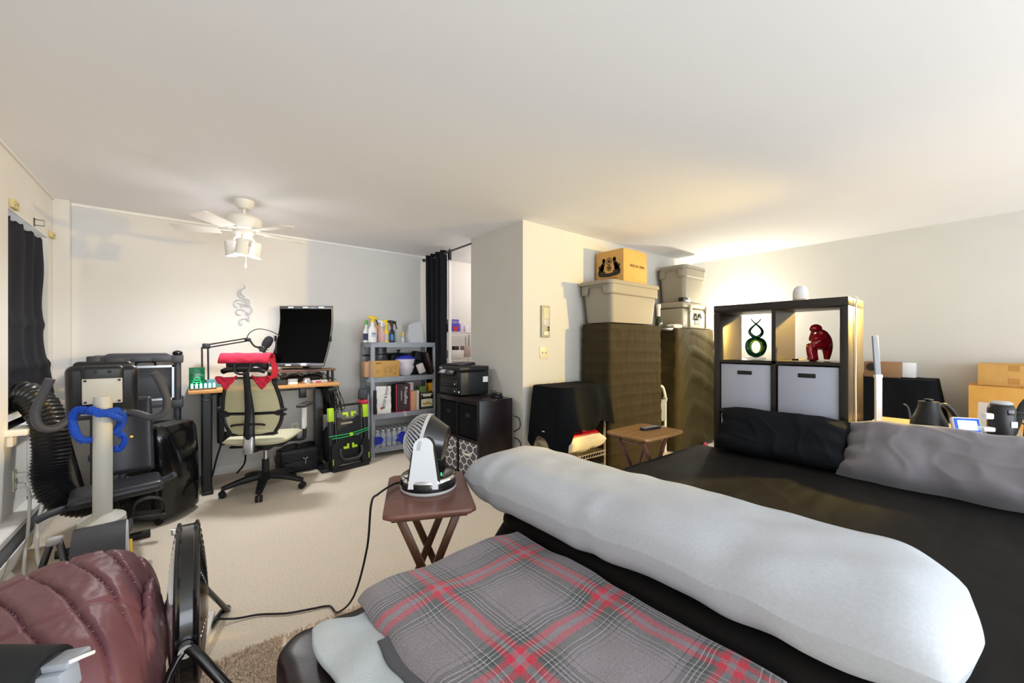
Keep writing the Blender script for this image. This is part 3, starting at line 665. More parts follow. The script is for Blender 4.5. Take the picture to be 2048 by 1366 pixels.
# ------------------------------------------------------------------ neon serpent sign
t = thing('neon_line_sign', 'unlit white neon sign of coiled serpents on clear backing on the back wall', 'neon sign', (.44, YB, 1.66))
def npt(px, py): return (xat(400+px/4.27, YB)-.44, -.02, 1.27-(py/4.27+380-690)/800*(YB/(-((400+px/4.27)-1024)/800*math.sin(R(39))+math.cos(R(39))))-1.66)
lines = [
 [(380, 815), (378, 840), (355, 850), (345, 880), (362, 900), (380, 915)],
 [(345, 850), (330, 880), (340, 915), (375, 930), (410, 940), (420, 965), (405, 985)],
 [(315, 1005), (292, 985), (295, 955), (325, 942), (365, 945), (395, 960), (385, 980), (345, 975), (320, 965)],
 [(345, 1000), (375, 975), (405, 985), (430, 1000), (440, 1030), (420, 1055), (390, 1045), (365, 1025), (330, 1022), (308, 1035), (315, 1060), (345, 1070)],
 [(385, 1065), (412, 1070), (412, 1095), (380, 1100), (345, 1110), (332, 1135), (345, 1152), (358, 1135)],
 [(395, 1105), (420, 1120)], [(350, 1000), (380, 990), (408, 1005)]]
for L in lines: MB().tube([npt(*p) for p in L], .0055, 8, 5).build('neon_tube', mat('neon_white', 'c4c4c6', .35), t)
bp = [npt(*p) for p in ((375, 805), (395, 850), (385, 900), (430, 930), (435, 980), (455, 1030), (440, 1070), (430, 1120), (390, 1120), (345, 1165), (322, 1140), (330, 1090), (298, 1050), (282, 985), (300, 940), (335, 920), (318, 880), (345, 840))]
pb = MB(); P = cat_rom([Vector((p[0], 0, p[2])) for p in bp], 4, True); pb.prism([(p.x, p.z) for p in P], -.012, -.006); pb.build('clear_backing', mat('acrylic', 'f2f3f5', .15, alpha=.35), t)
MB().tube([npt(380, 1160), npt(380, 1260)], .002, 5).build('wire', M_white, t)

# ------------------------------------------------------------------ ceiling fan
t = thing('ceiling_fan', 'white ceiling fan with three spot lights and pull chain', 'ceiling fan', (.353, 3.90, 0))
M_fw = mat('fan_white', 'e6e2da', .35)
MB().lathe([(.0, HC), (.075, HC), (.07, HC-.03), (.04, HC-.065), (.0, HC-.066)], 28).build('canopy', M_fw, t)
MB().cyl((0, 0, 2.38), (0, 0, 2.29), .012, 10).build('downrod', M_fw, t)
MB().lathe([(0, 2.315), (.10, 2.313), (.128, 2.29), (.13, 2.235), (.115, 2.205), (.06, 2.195), (0, 2.195)], 36).build('motor_housing', M_fw, t)
for i in range(5):
    a = R(72*i+14); Mz = Matrix.Rotation(a, 4, 'Z')
    q = MB(); q.prism([(.17, -.055), (.46, -.065), (.48, -.05), (.48, .05), (.46, .065), (.17, .055)], -.003, .003, Mz @ Matrix.Translation((0, 0, 2.19)) @ Matrix.Rotation(R(10), 4, 'X') @ Matrix(((1,0,0,0),(0,0,1,0),(0,1,0,0),(0,0,0,1))))
    b_ = q.build('blade', mat('blade_white', 'dedad2', .5), t)
    q = MB(); q.box((0, 0, 0), (.12, .03, .006)); q.v = [tuple(Mz @ (Vector(p)+Vector((.14, 0, 2.197)))) for p in q.v]; q.build('blade_arm', M_fw, b_)
MB().lathe([(0, 2.2), (.07, 2.2), (.075, 2.175), (.05, 2.145), (0, 2.14)], 28).build('light_plate', M_fw, t)
M_bulb = mat('lit_bulb', 'fff6e6', .3, emit=14)
for i, (a, lit) in enumerate(((175, 1), (255, 1), (-10, 0))):
    d = Vector((math.cos(R(a)), math.sin(R(a)), 0)); c = d*.085+Vector((0, 0, 2.05))
    h = MB(); h.lathe([(.03, .06), (.04, .05), (.042, .0), (.044, -.045), (.048, -.047), (.048, -.065), (.04, -.065), (.038, .0), (.0, .04)], 24, c, (0, 8 if i else -8, 0)); h.build('spot_shade', M_fw, t)
    MB().tube([d*.05+Vector((0,0,2.15)), d*.085+Vector((0,0,2.10))], .01, 8).build('shade_arm', M_fw, t)
    MB().lathe([(0, -.05), (.037, -.052), (.038, -.045), (0, -.04)], 20, c, (0, 8 if i else -8, 0)).build('bulb', M_bulb if lit else M_fw, t)
q = MB(); q.cyl((.01, -.05, 2.15), (.01, -.05, 1.92), .002, 6); q.lathe([(0, 0), (.009, .006), (.006, .03), (0, .035)], 10, (.01, -.05, 1.885)); q.build('pull_chain', M_fw, t)

# ------------------------------------------------------------------ grey plastic shelving unit with cleaning things
t = thing('plastic_shelving_unit', 'grey four tier plastic shelving unit with bowed front beside the curtain', 'shelving', (2.0, 4.64, 0))
TZ = (.11, .49, .905, 1.30)
def bow(x): return -.17-.045*(1-(x/.41)**2)
for z in TZ:
    q = MB(); P = [(-.41, .17)]+[(-.41+.82*i/20, bow(-.41+.82*i/20)) for i in range(21)]+[(.41, .17)]
    q.prism(P, z-.055, z-.004, Matrix(((1,0,0,0),(0,0,1,0),(0,1,0,0),(0,0,0,1)))) if False else None
    vs = [(x, y, z-.055) for x, y in P]+[(x, y, z) for x, y in P]; n = len(P)
    q.add(vs, [tuple(range(n)), tuple(range(n, 2*n))]+[(i, (i+1) % n, n+(i+1) % n, n+i) for i in range(n)])
    if z < 1.2:
        for i in range(40):
            x = -.37+.74*i/39; q.box((x, bow(x)-.002, z-.027), (.006, .008, .042))
    q.build('shelf', M_grey, t, ang=25)
for sx in (-.385, .385):
    for sy in (-.155, .15):
        MB().bx(sx-.022, sx+.022, sy-.022, sy+.022, 0, 1.27, .008).build('post', M_grey, t)
GY = 4.50
def bottle(lab, px, y, h, r, body, cap, caph=.05, trig=None, lbl=None, name='spray_bottle', alpha=None, r2=None, rz=0, tag2=None, loc=None):
    b = thing(name, lab, 'bottle', loc or (xat(px, y), y, TZ[3]), rz, 'cleaning bottles on the grey shelving unit')
    r2 = r2 or r*.4
    MB().lathe([(0, 0), (r*.92, 0), (r, .008), (r, h*.55), (r*.85, h*.68), (r2, h*.84), (r2, h), (0, h)], 20, sy=.75).build('bottle_body', body, b)
    if lbl: MB().lathe([(r*1.015, h*.12), (r*1.015, h*.5)], 20, sy=.76).build('label', lbl, b)
    if trig:
        MB().lathe([(0, h), (r2*1.25, h), (r2*1.25, h+.022), (0, h+.022)], 14).build('collar', cap, b)
        q = MB(); q.box((.006, 0, h+.05), (.085, .03, .034), (0, 8, 0), .009, 2); q.box((0, 0, h+.03), (.026, .024, .03), None, .004); q.build('spray_head', cap, b)
        MB().tube([(.035, 0, h+.04), (.045, 0, h+.015), (.062, 0, h-.03)], [.009, .008, .006], 8, 3).build('trigger', trig, b)
        MB().box((-.043, 0, h+.055), (.018, .018, .02), None, .004).build('nozzle', cap, b)
    else:
        MB().lathe([(0, h), (r2*1.3, h), (r2*1.2, h+caph), (0, h+caph)], 16).build('cap', cap, b)
    return b
M_yel = mat('yellow_plastic', 'f0cd20', .4); M_org = mat('orange_plastic', 'ef9526', .35); M_wht = mat('white_bottle', 'eceef0', .35)
M_lbl = mat('label_navy', '2e3760', .5); M_pnk = mat('pink_clear', 'e6c9c4', .15, alpha=.75); M_grn = mat('green_cap', '57b54e', .4)
bottle('white bottle with green cap and dark label at the shelf left end', 733, 4.56, .20, .036, M_wht, M_grn, .05, None, M_lbl)
bb_ = bottle('tall white spray bottle with yellow head and black trigger', 745, 4.47, .225, .048, M_wht, M_yel, 0, M_blk)
MB().bx(-.022, .026, -.0385, -.034, .06, .11).build('label', mat('label_pale', 'b9bfd6', .5), bb_)
text('label_print', 'YM', .03, M_lbl, bb_, (.0, -.0395, .095), (90, 0, 0))
bottle('orange bottle behind the tall white spray bottle', 754, 4.56, .19, .03, M_org, M_org, .03)
bottle('clear pinkish bottle with white spray head on the shelf top', 763, 4.50, .185, .045, M_pnk, M_wht, 0, M_wht, mat('label_rose', 'd8a9a2', .5))
bottle('yellow and silver can with yellow spray head and red tab', 773, 4.49, .19, .030, M_yel, M_yel, 0, mat('tab_red', 'c8342c', .4), M_lgrey)
bottle('dark bottle with black trigger head and blue liquid', 784, 4.47, .185, .032, mat('dark_blue_bottle', '1c2c3c', .15), M_blk, 0, M_blk, mat('blue_liquid', '2b5f86', .2))
bottle('small clear bottle with yellow nozzle in front of the plastic bags', 806, 4.46, .08, .022, M_glass, M_yel, .04)
M_bag = mat('clear_bag', 'dfe3ea', .25, alpha=.55, bump=.5, bs=40)
def bagmesh(w, d, h, seed, tip=0):
    q = MB()
    def fn(u, v):
        a = u*2*PI; k = 1-.25*v**2
        x = w/2*math.copysign(abs(math.cos(a))**.6, math.cos(a))*k; y = d/2*math.copysign(abs(math.sin(a))**.6, math.sin(a))*(1-.75*v**1.5)
        z = h*v*(1+tip*.25*(math.cos(a)))
        n = .018*nz(x*14+seed, y*14, z*14)+.008*nz(x*40, y*40+seed, z*40)
        return (x*(1+n*4), y*(1+n*5), max(0, z+n*.6*v))
    q.grid(fn, 40, 18, wrap=True); return q
t = tag(at(bagmesh(.10, .11, .21, 3).build('clear_plastic_bag', mat('clear_bag_green', 'd9dfd4', .25, alpha=.5, bump=.5, bs=40)), (xat(798, 4.56), 4.57, TZ[3])), 'crumpled clear plastic bag with greenish contents beside the dark bottle', 'bag')
t = tag(at(bagmesh(.24, .16, .24, 8, .5).build('clear_plastic_bag', M_bag), (xat(829, 4.56), 4.55, TZ[3])), 'large milky plastic bag leaning at the right end of the shelf top', 'bag')
# second tier
Z2 = TZ[2]
M_pot = mat('pot_grey', '47484c', .35, metal=.3)
t = thing('kraft_carton', 'kraft carton with printed ovals in front of the grey pots', 'box', (xat(769, 4.50), 4.52, Z2))
MB().bx(-.155, .155, -.075, .075, 0, .185, .003).build('carton', M_kraft, t)
MB().tube([(-.04, 0, .184), (-.03, 0, .205), (.03, 0, .205), (.04, 0, .184)], .004, 6, 4).build('carry_handle', M_dgrey, t)
q = MB()
for k, x in enumerate((-.01, .05, .105)): q.tube([(x+.022*math.cos(a*PI/8), -.0755, .105+(.011 if k < 2 else .02)*math.sin(a*PI/8)) for a in range(16)], .0012, 4, 1, True)
for x in (-.10, -.01, .05): 
    for z in (.05, .065, .08): q.bx(x-.02, x+.02, -.0762, -.075, z, z+.003)
q.bx(-.12, -.06, -.0762, -.075, .155, .165); q.build('printed_lines', mat('print_brown', '6b5430', .7), t, kind='stuff')
text('printed_text', '••', .04, M_blkm, t, (.1, -.0757, .035), (90, 0, 0), .0004)
t = tag(at(MB().bx(-.05, .05, -.07, .07, 0, .175, .003).build('pink_kraft_carton', mat('kraft_pink', 'c99d78', .8)), (xat(726, 4.55)+.075, 4.62, Z2)), 'pinkish kraft carton behind the left post of the shelving unit', 'box')
t = thing('cooking_pot', 'dark grey cooking pots stacked behind the kraft carton', 'pot', (xat(760, 4.66), 4.68, Z2))
MB().lathe([(0, 0), (.09, 0), (.095, .01), (.095, .25), (.088, .25), (.086, .02), (0, .02)], 32).build('lower_pot', M_pot, t)
MB().lathe([(0, .252), (.085, .252), (.1, .262), (.1, .27), (.085, .272), (.082, .335), (.09, .338), (.09, .343), (0, .343)], 32).build('upper_pot', M_pot, t)
MB().tube([(-.09, 0, .24), (-.18, -.02, .245), (-.2, -.02, .245)], .009, 8).build('pot_handle', M_blk, t)
t = thing('mixing_bowl_set', 'white bowls with blue lid stacked on the second tier', 'bowl', (xat(812, 4.55), 4.58, Z2))
M_bowl = mat('bowl_white', 'e6e0ec', .35)
MB().lathe([(0, 0), (.06, 0), (.085, .03), (.105, .09), (.112, .105), (.112, .11), (0, .11)], 36).build('lower_bowl', M_bowl, t)
MB().lathe([(0, .11), (.095, .11), (.112, .17), (.12, .19), (.12, .197), (0, .197)], 36).build('upper_bowl', M_bowl, t)
MB().lathe([(0, .197), (.125, .197), (.12, .21), (.08, .235), (.03, .25), (0, .25)], 36).build('blue_lid', mat('lid_blue', '3843b8', .3), t)
t = thing('black_pan_lid', 'flat black pan lid with knob behind the blue bowl lid', 'lid', (xat(799, 4.67), 4.70, Z2+.255))
MB().lathe([(0, 0), (.145, 0), (.14, .008), (.03, .018), (0, .018)], 36).build('lid_plate', M_blk, t)
MB().lathe([(0, .018), (.012, .018), (.012, .032), (.026, .045), (.024, .052), (0, .052)], 16).build('knob', M_blk, t)
t = tag(at(MB().bx(-.11, .11, -.07, .07, 0, .25, .01).build('lid_support_box', M_blkm), (xat(799, 4.67), 4.73, Z2)), 'dark box under the black pan lid at the back of the tier', 'box')
t = tag(at(MB().box((0, 0, .06), (.16, .12, .12), (0, 12, 0), .02, 3).build('black_camera_case', M_blkm), (2.255, 4.66, Z2+.16)), 'black soft case at the top right of the second tier', 'case')
t = tag(at(MB().bx(-.09, .06, -.06, .06, 0, .165, .006).build('dark_carton', M_blkm), (2.25, 4.70, Z2)), 'dark carton beneath the black soft case on the second tier', 'box')
t = tag(at(MB().box((0, 0, .135), (.045, .18, .26), (0, -17, 0), .006).build('brown_binder', mat('binder_brown', '2f2320', .4)), (2.31, 4.54, Z2+.012)), 'dark brown binder leaning at the right end of the second tier', 'binder')
t = tag(at(MB().box((0, 0, .075), (.075, .05, .115), (0, -22, 0), .003).build('small_white_carton', mat('white_card', 'd9d3d2', .6)), (2.195, 4.47, Z2+.008)), 'small white carton tilted against the brown binder', 'box')
# third tier
Z3 = TZ[1]
def tote(name, lab, px, w, d, h, m, y=4.50, rz=0):
    b = thing(name, lab, 'bag', (xat(px, y), y, Z3), rz, None)
    q = MB()
    def fn(u, v):
        a = u*4; k = int(a) % 4; f = a-int(a)
        c = [(-1, -1), (1, -1), (1, 1), (-1, 1)]; p, n = c[k], c[(k+1) % 4]
        x = (p[0]+(n[0]-p[0])*f)*w/2; y = (p[1]+(n[1]-p[1])*f)*d/2
        return (x*(1+.05*v*(1 if k in (0, 2) else -.3))+.006*nz(x*15, y*15, v*5), y*(1-.15*v)+.008*nz(x*12, v*6, y*9+3), h*v*(1+.03*nz(x*9, y*9, 1)))
    q.grid(fn, 64, 16, wrap=True); q.build('bag_body', m, b, solid=.003, ang=50); return b
M_bagw = mat('bag_white', 'e9e7e4', .55, bump=.2, bs=60); M_bagd = mat('bag_dark', '3f2f33', .5, bump=.3, bs=60); M_pinkrim = mat('bag_pink_trim', 'd02a55', .5)
b = tote('white_shopping_bag', 'white shopping bag with vertical store lettering and red and green dots', 764, .16, .13, .31, M_bagw)
MB().bx(-.115, -.082, -.06, .065, 0, .27, .006).build('side_gusset', M_blkm, b)
text('printed_text', 'STOP & SHOP', .040, M_blkm, b, (.015, -.071, .19), (90, -78, 0), .0008)
MB().cyl((-.03, -.068, .065), (-.03, -.0715, .065), .013, 14).build('red_dot', MATS['bright_red'], b)
MB().cyl((-.004, -.068, .068), (-.004, -.0715, .068), .011, 14).build('green_dot', M_grn, b)
b = tote('dark_shopping_bag', 'dark maroon shopping bag with pink edging and white store lettering', 802, .165, .13, .325, M_bagd)
q = MB()
for x in (-.084, .084): q.box((x, -.066, .16), (.008, .006, .32), (0, 0, 0), .002)
q.box((0, -.069, .004), (.17, .006, .008), None, .002); q.build('pink_trim', M_pinkrim, b, kind='stuff')
text('printed_text', 'PriceRite', .058, M_white, b, (.028, -.071, .19), (90, 90, 0), .0008, sx=.95)
text('printed_text', 'MARKETPLACE', .017, M_white, b, (-.026, -.071, .19), (90, 90, 0), .0006)
MB().tube([(.0, -.075, .01), (.01, -.08, -.03), (.025, -.078, -.055), (.03, -.077, -.03), (.02, -.075, .005)], .003, 5, 5).build('string', M_white, b)
tag(at(MB().bx(-.038, .038, -.06, .06, 0, .23, .003).build('peach_carton', mat('carton_peach', 'd8a887', .7)), (xat(823, 4.5), 4.50, Z3)), 'peach carton standing right of the dark shopping bag', 'box')
tag(at(MB().bx(-.016, .016, -.06, .06, 0, .232, .003).build('thin_white_carton', M_wht), (xat(832, 4.5), 4.51, Z3)), 'thin white carton beside the peach carton', 'box')
t = tag(at(MB().bx(-.04, .04, -.05, .05, 0, .10, .003).build('white_red_carton', M_wht), (xat(820, 4.52), 4.56, Z3+.232)), 'white carton lying on the peach carton under the second tier', 'box')
t = thing('food_carton', 'cube carton printed with vegetables below the small snack boxes', 'box', (xat(850, 4.5)+.005, 4.53, Z3))
MB().bx(-.085, .085, -.07, .07, 0, .20, .003).build('carton', mat('carton_dark_olive', '3b3a32', .5), t)
MB().bx(-.075, .075, -.073, -.070, .03, .185).build('label', mat('label_cream', 'e6e2d2', .5), t)
q = MB(); q.bx(-.07, .07, -.0755, -.073, .125, .15); q.bx(-.075, -.055, -.0755, -.073, .12, .175); q.bx(.055, .075, -.0755, -.073, .12, .175); q.build('label_print', M_blkm, t, kind='stuff')
q = MB()
for k in range(14): q.ell((-.06+.12*random.random(), -.074, .045+.04*random.random()), (.014, .002, .009), 8, 6)
q.build('vegetable_print', mat('veg_yellow', 'c2a92e', .5), t, kind='stuff')
t = tag(at(MB().bx(-.075, .075, -.05, .05, 0, .005).bx(-.055, .035, -.045, .045, .005, .075, .003).build('green_snack_box', mat('snack_green', '7c9a5c', .5)), (xat(846, 4.52), 4.54, Z3+.20)), 'green and white snack box on the vegetable carton', 'box')
t = tag(at(MB().box((0, 0, .055), (.075, .07, .10), (0, -4, 0), .003).build('orange_snack_box', mat('snack_orange', 'e3a21d', .45)), (xat(861, 4.52), 4.53, Z3+.206)), 'orange snack box at the right end of the third tier', 'box')
for k, (px, y, c, lab) in enumerate(((757, 4.68, 'd8d8da', 'round white jar behind the white shopping bag'), (777, 4.70, '9a9060', 'olive jar behind the two shopping bags'), (790, 4.70, '4a2230', 'dark red jar behind the maroon shopping bag'))):
    tag(at(MB().lathe([(0, 0), (.045, 0), (.048, .01), (.048, .27), (.04, .29), (0, .29)], 20).build('storage_jar', mat('jar_%d' % k, c, .4)), (xat(px, y), y, Z3)), lab, 'jar', 'jars behind the shopping bags')
# water bottles
M_pet = mat('pet_plastic', 'e3ebf3', .08, alpha=.40, spec=.8); M_cap = mat('bottle_cap', 'f1f3f5', .4)
def wb():
    b = thing('water_bottle', 'clear plastic water bottle in the wrapped pack on the lowest tier', 'bottle', (0, 0, 0), 0, 'water bottles in the wrapped pack')
    MB().lathe([(0, 0), (.028, 0), (.031, .006), (.031, .04), (.029, .045), (.031, .05), (.031, .075), (.029, .08), (.031, .085), (.031, .12), (.026, .145), (.013, .168), (.013, .178)], 18).build('bottle_body', M_pet, b)
    MB().lathe([(0, .178), (.0145, .178), (.0145, .193), (0, .193)], 14).build('cap', M_cap, b)
    MB().lathe([(.0315, .052), (.0315, .10)], 18).build('label', mat('wb_label', 'a9b7df', .3, alpha=.7), b); return b
w0 = wb(); n = 0
for iy in range(4):
    for ix in range(10):
        o = w0 if n == 0 else dup(w0)
        o.location = (1.665+.066*ix, 4.475+.066*iy, TZ[0]+.002); n += 1
        if 3 < ix < 6 and iy == 0: pass
t = thing('shrink_wrap', 'torn blue printed shrink wrap around the water bottles', 'wrap', (0, 0, TZ[0]))
q = MB(); q.prism([(1.85, .06), (1.90, .075), (1.89, .12), (1.93, .15), (1.99, .145), (2.06, .155), (2.07, .13), (2.11, .11), (2.08, .08), (2.10, .05), (2.06, .03), (2.03, .0), (1.95, .0), (1.92, .03)], 4.434, 4.437); q.build('blue_print', M_blue, t)
q = MB(); q.prism([(1.62, .03), (1.70, .05), (1.72, .09), (1.70, .12), (1.66, .13), (1.62, .13)], 4.434, 4.437); q.build('blue_print', M_blue, t)
def fw_(u, v): return (1.625+.68*u, 4.432+.27*v, .197+.008*nz(u*20, v*12, 0))
MB().grid(fw_, 50, 20).build('film_top', mat('dark_film', '6d6f74', .15, alpha=.35, bump=.4, bs=60), t)

# ------------------------------------------------------------------ doorway curtain, closet shelf beyond
t = thing('doorway_curtain', 'black grommet curtain with white lining gathered at the doorway left', 'curtain', (2.43, 4.55, 0))
def fdc(u, v):
    y = .24-.50*u; x = .045*math.sin(u*4.0*2*PI+.6)*(1-.15*v)+.008*nz(u*9, v*3, 1)
    return (x-.03*(1-u)*v*0, y+.02*nz(u*4, v*2, 5)*v, 2.425-2.39*v)
MB().grid(fdc, 120, 30).build('black_panel', M_curt, t, solid=.003)
MB().grid(lambda u, v: (.03+.03*math.sin(u*PI*1.5)+.005*nz(u*4, v*3, 2), -.275-.075*u-.012*v*u, 2.30-2.27*v), 20, 20).build('white_lining', mat('lining_white', 'e2e0de', .8), t, solid=.003)
MB().grid(lambda u, v: (.03+.03*math.sin(u*PI*1.5), -.27-.085*u, 2.425-.13*v), 14, 4).build('top_band', M_curt, t, solid=.004)
for k in range(4):
    MB().tube([(.018*math.sin(a*PI/8)*.3, .16-.15*k-.0+.022*math.cos(a*PI/8), 2.385+.022*math.sin(a*PI/8)) for a in range(16)], .005, 6, 1, True).build('grommet', M_chrome, t)
t = thing('curtain_rod', 'dark grey curtain rod spanning the doorway under the ceiling', 'curtain rod', (2.43, 4.29, 2.39))
MB().cyl((0, -.58, 0), (0, .565, 0), .011, 12).build('rod', M_steel, t)
MB().cyl((0, .552, 0), (0, .566, 0), .022, 14).build('end_cap', M_steel, t)
t = thing('wire_shelving', 'white wire shelving of groceries seen through the doorway', 'shelving', (3.0, 4.62, 0))
for z in (.35, .80, 1.10, 1.435):
    q = MB()
    for k in range(12): q.cyl((-.42, -.18+.033*k, z), (.42, -.18+.033*k, z), .003, 5)
    for k in range(40): 
        q.cyl((-.42+.0215*k, -.2, z-.028), (-.42+.0215*(k+.5), -.2, z), .0025, 4); q.cyl((-.42+.0215*(k+.5), -.2, z), (-.42+.0215*(k+1), -.2, z-.028), .0025, 4)
    q.cyl((-.43, -.2, z), (.43, -.2, z), .005, 6); q.cyl((-.43, -.2, z-.03), (.43, -.2, z-.03), .005, 6)
    q.build('wire_shelf', M_white, t, kind='stuff')
for sx in (-.42, .1, .42):
    for sy in (-.2, .18): MB().cyl((sx, sy, 0), (sx, sy, 1.44), .011, 10).build('post', M_silver, t)
def gbox(lab, px, w, d, h, z, c, y=4.47, name='grocery_box', cat='box', rz=0):
    b = thing(name, lab, cat, (xat(px, y), y, z), rz, 'groceries on the wire shelving')
    MB().bx(-w/2, w/2, -d/2, d/2, 0, h, .003).build('carton', mat('g_'+c, c, .5), b); return b
b = gbox('purple grocery carton at the left of the top wire shelf', 906, .13, .08, .16, 1.438, '5b46b8')
text('printed_text', 'Ziploc', .04, M_white, b, (.01, -.042, .125), (90, 0, 0), .0006)
q = MB(); q.bx(-.02, .05, -.0425, -.04, .01, .07); q.build('red_print', mat('g_red', 'c2384a', .5), b)
gbox('narrow crimson packet at the left end of the top wire shelf', 897, .03, .06, .10, 1.438, 'b13560', 4.44)
gbox('white cup with purple cap on the top wire shelf', 922, .05, .05, .11, 1.438, 'd9cfe6', name='grocery_jar', cat='jar')
gbox('second white cup near the column edge on the top wire shelf', 932, .055, .05, .09, 1.438, 'ece8ee', name='grocery_jar', cat='jar')
gbox('white wrapped package on the middle wire shelf', 911, .18, .12, .10, 1.103, 'e6e0de')
gbox('dark brown box on the white package of the middle shelf', 911, .07, .06, .05, 1.205, '3a2722')
gbox('taupe canister beside the white package on the middle shelf', 931, .10, .1, .155, 1.103, 'b3a299', name='grocery_jar', cat='jar')
b = thing('yellow_jar', 'round yellow jar on the lowest visible wire shelf', 'jar', (xat(898, 4.47), 4.47, .803)); MB().lathe([(0, 0), (.04, 0), (.045, .03), (.04, .09), (0, .095)], 18).build('jar_body', M_yel, b); MB().lathe([(0, .095), (.03, .095), (.03, .11), (0, .11)], 14).build('lid', M_white, b)
gbox('small black packet on the lowest visible wire shelf', 907, .06, .05, .07, .803, '2a2524')
gbox('short brown tin on the lowest visible wire shelf', 915, .045, .045, .09, .803, '5c4338', name='grocery_jar', cat='jar')

# ------------------------------------------------------------------ black cube cabinet with printer
t = thing('cube_cabinet', 'espresso cube cabinet with four fabric bins beside the column', 'cabinet', (2.19, 3.315, 0), -90)
W, Dp, Hh = .77, .375, .77
for x in (-W/2+.02, W/2-.02): MB().bx(x-.02, x+.02, -Dp/2, Dp/2, .0, Hh, .002).build('side_panel', M_esp, t)
MB().bx(-W/2+.04, W/2-.04, -Dp/2, Dp/2, Hh-.045, Hh, .002).build('top_panel', M_esp, t)
MB().bx(-W/2+.04, W/2-.04, -Dp/2, Dp/2, .0, .06, .002).build('bottom_panel', M_esp, t)
MB().bx(-.01, .01, -Dp/2+.003, Dp/2-.01, .06, Hh-.045).build('divider', M_esp, t)
MB().bx(-W/2+.04, W/2-.04, -Dp/2+.003, Dp/2-.01, .385, .405).build('shelf', M_esp, t)
MB().bx(-W/2+.04, W/2-.04, Dp/2-.012, Dp/2-.006, .06, Hh-.045).build('back_panel', M_esp, t)
def quatre():
    m = bpy.data.materials.new('trellis_fabric'); m.use_nodes = True; nt = m.node_tree; b = nt.nodes['Principled BSDF']; b.inputs['Roughness'].default_value = .85
    tc = nt.nodes.new('ShaderNodeTexCoord'); sp = nt.nodes.new('ShaderNodeSeparateXYZ'); nt.links.new(tc.outputs['Object'], sp.inputs[0])
    def M(op, a, bb=None, c=None):
        n = nt.nodes.new('ShaderNodeMath'); n.operation = op
        for i, q in enumerate((a, bb, c)):
            if q is None: continue
            if isinstance(q, (int, float)): n.inputs[i].default_value = q
            else: nt.links.new(q, n.inputs[i])
        return n.outputs[0]
    X = M('MULTIPLY', sp.outputs[0], 2*PI/.105); Z = M('MULTIPLY', sp.outputs[2], 2*PI/.125)
    p = M('ADD', X, Z); q = M('SUBTRACT', X, Z)
    p2 = M('ADD', p, M('MULTIPLY', M('SINE', M('MULTIPLY', q, 1.0)), .62)); q2 = M('ADD', q, M('MULTIPLY', M('SINE', M('MULTIPLY', p, 1.0)), .62))
    a = M('ABSOLUTE', M('SINE', M('MULTIPLY', p2, .5))); c = M('ABSOLUTE', M('SINE', M('MULTIPLY', q2, .5)))
    f = M('LESS_THAN', M('MINIMUM', a, c), .17)
    mx = nt.nodes.new('ShaderNodeMix'); mx.data_type = 'RGBA'; nt.links.new(f, mx.inputs['Factor'])
    mx.inputs[6].default_value = (*lin('5b5960'), 1); mx.inputs[7].default_value = (*lin('eeecea'), 1); nt.links.new(mx.outputs[2], b.inputs['Base Color']); return m
M_tre = quatre()
for ix, x in enumerate((-.1775, .1775)):
    q = MB().bx(x-.163, x+.163, -Dp/2+.018, Dp/2-.03, .41, .715, .008).build('black_bin', M_clothb, t)
    MB().bx(x-.04, x+.04, -Dp/2+.012, -Dp/2+.018, .60, .635, .002).build('bin_handle', M_blkm, q)
    q = MB().bx(x-.163, x+.163, -Dp/2+.012, Dp/2-.03, .063, .375, .008).build('trellis_bin', M_tre, t)
    q['label'] = 'grey bin with white trellis pattern'
    MB().tube([(x-.065, -Dp/2+.012, .275), (x-.05, -Dp/2-.01, .262), (x+.05, -Dp/2-.01, .262), (x+.065, -Dp/2+.012, .268)], .018, 8, 3, flat=.3, up=(0, 0, 1)).build('bin_handle', M_white, q)
t = thing('office_printer', 'black inkjet office printer on top of the espresso cube cabinet', 'printer', (2.19, 3.49, .77), -90)
MB().bx(-.20, .20, -.16, .17, .01, .24, .012, 3).build('printer_body', M_blk, t)
q = MB(); q.bx(-.205, .205, -.175, .175, .242, .29, .014, 3); q.build('scanner_lid', M_blk, t)
q = MB(); q.box((-.02, -.03, .305), (.30, .18, .02), (4, 0, 0), .006); q.box((.0, .0, .318), (.24, .12, .008), (5, 0, 0), .003); q.build('document_feeder', M_blk, t)
MB().box((-.03, -.185, .235), (.28, .055, .012), (48, 0, 0), .004).build('control_panel', M_dgrey, t)
MB().box((-.09, -.193, .236), (.09, .04, .006), (48, 0, 0), .001).build('display', mat('display_grey', 'b9bcc6', .2), t)
q = MB()
for k in range(3): q.box((.05+.025*k, -.193, .238+.004*(k % 2)), (.015, .012, .004), (48, 0, 0))
q.build('panel_button', M_lgrey, t, kind='stuff')
MB().bx(-.16, .13, -.164, -.15, .165, .20, .002).build('output_slot', M_blkm, t)
for z in (.02, .09):
    q = MB().bx(-.185, .14, -.172, -.15, z, z+.062, .004).build('paper_tray', M_blk, t)
    MB().bx(-.10, .02, -.176, -.172, z+.02, z+.034, .001).build('tray_grip', M_blkm, q)
    MB().bx(.105, .117, -.176, -.172, z+.022, z+.034, .001).build('tray_mark', M_white, q)
MB().cyl((.172, -.161, .045), (.172, -.164, .045), .01, 12).build('sticker', M_white, t)
MB().bx(.2, .2022, .10, .16, .13, .185).build('rating_label', MATS['paper_white'], t)
text('printed_text', 'EPSON', .018, M_white, t, (-.155, -.177, .268), (90, 0, 0), .0006)
t = thing('black_charger', 'small black charging dock with wire loop at the cabinet right corner', 'charger', (2.29, 3.06, .77), -90)
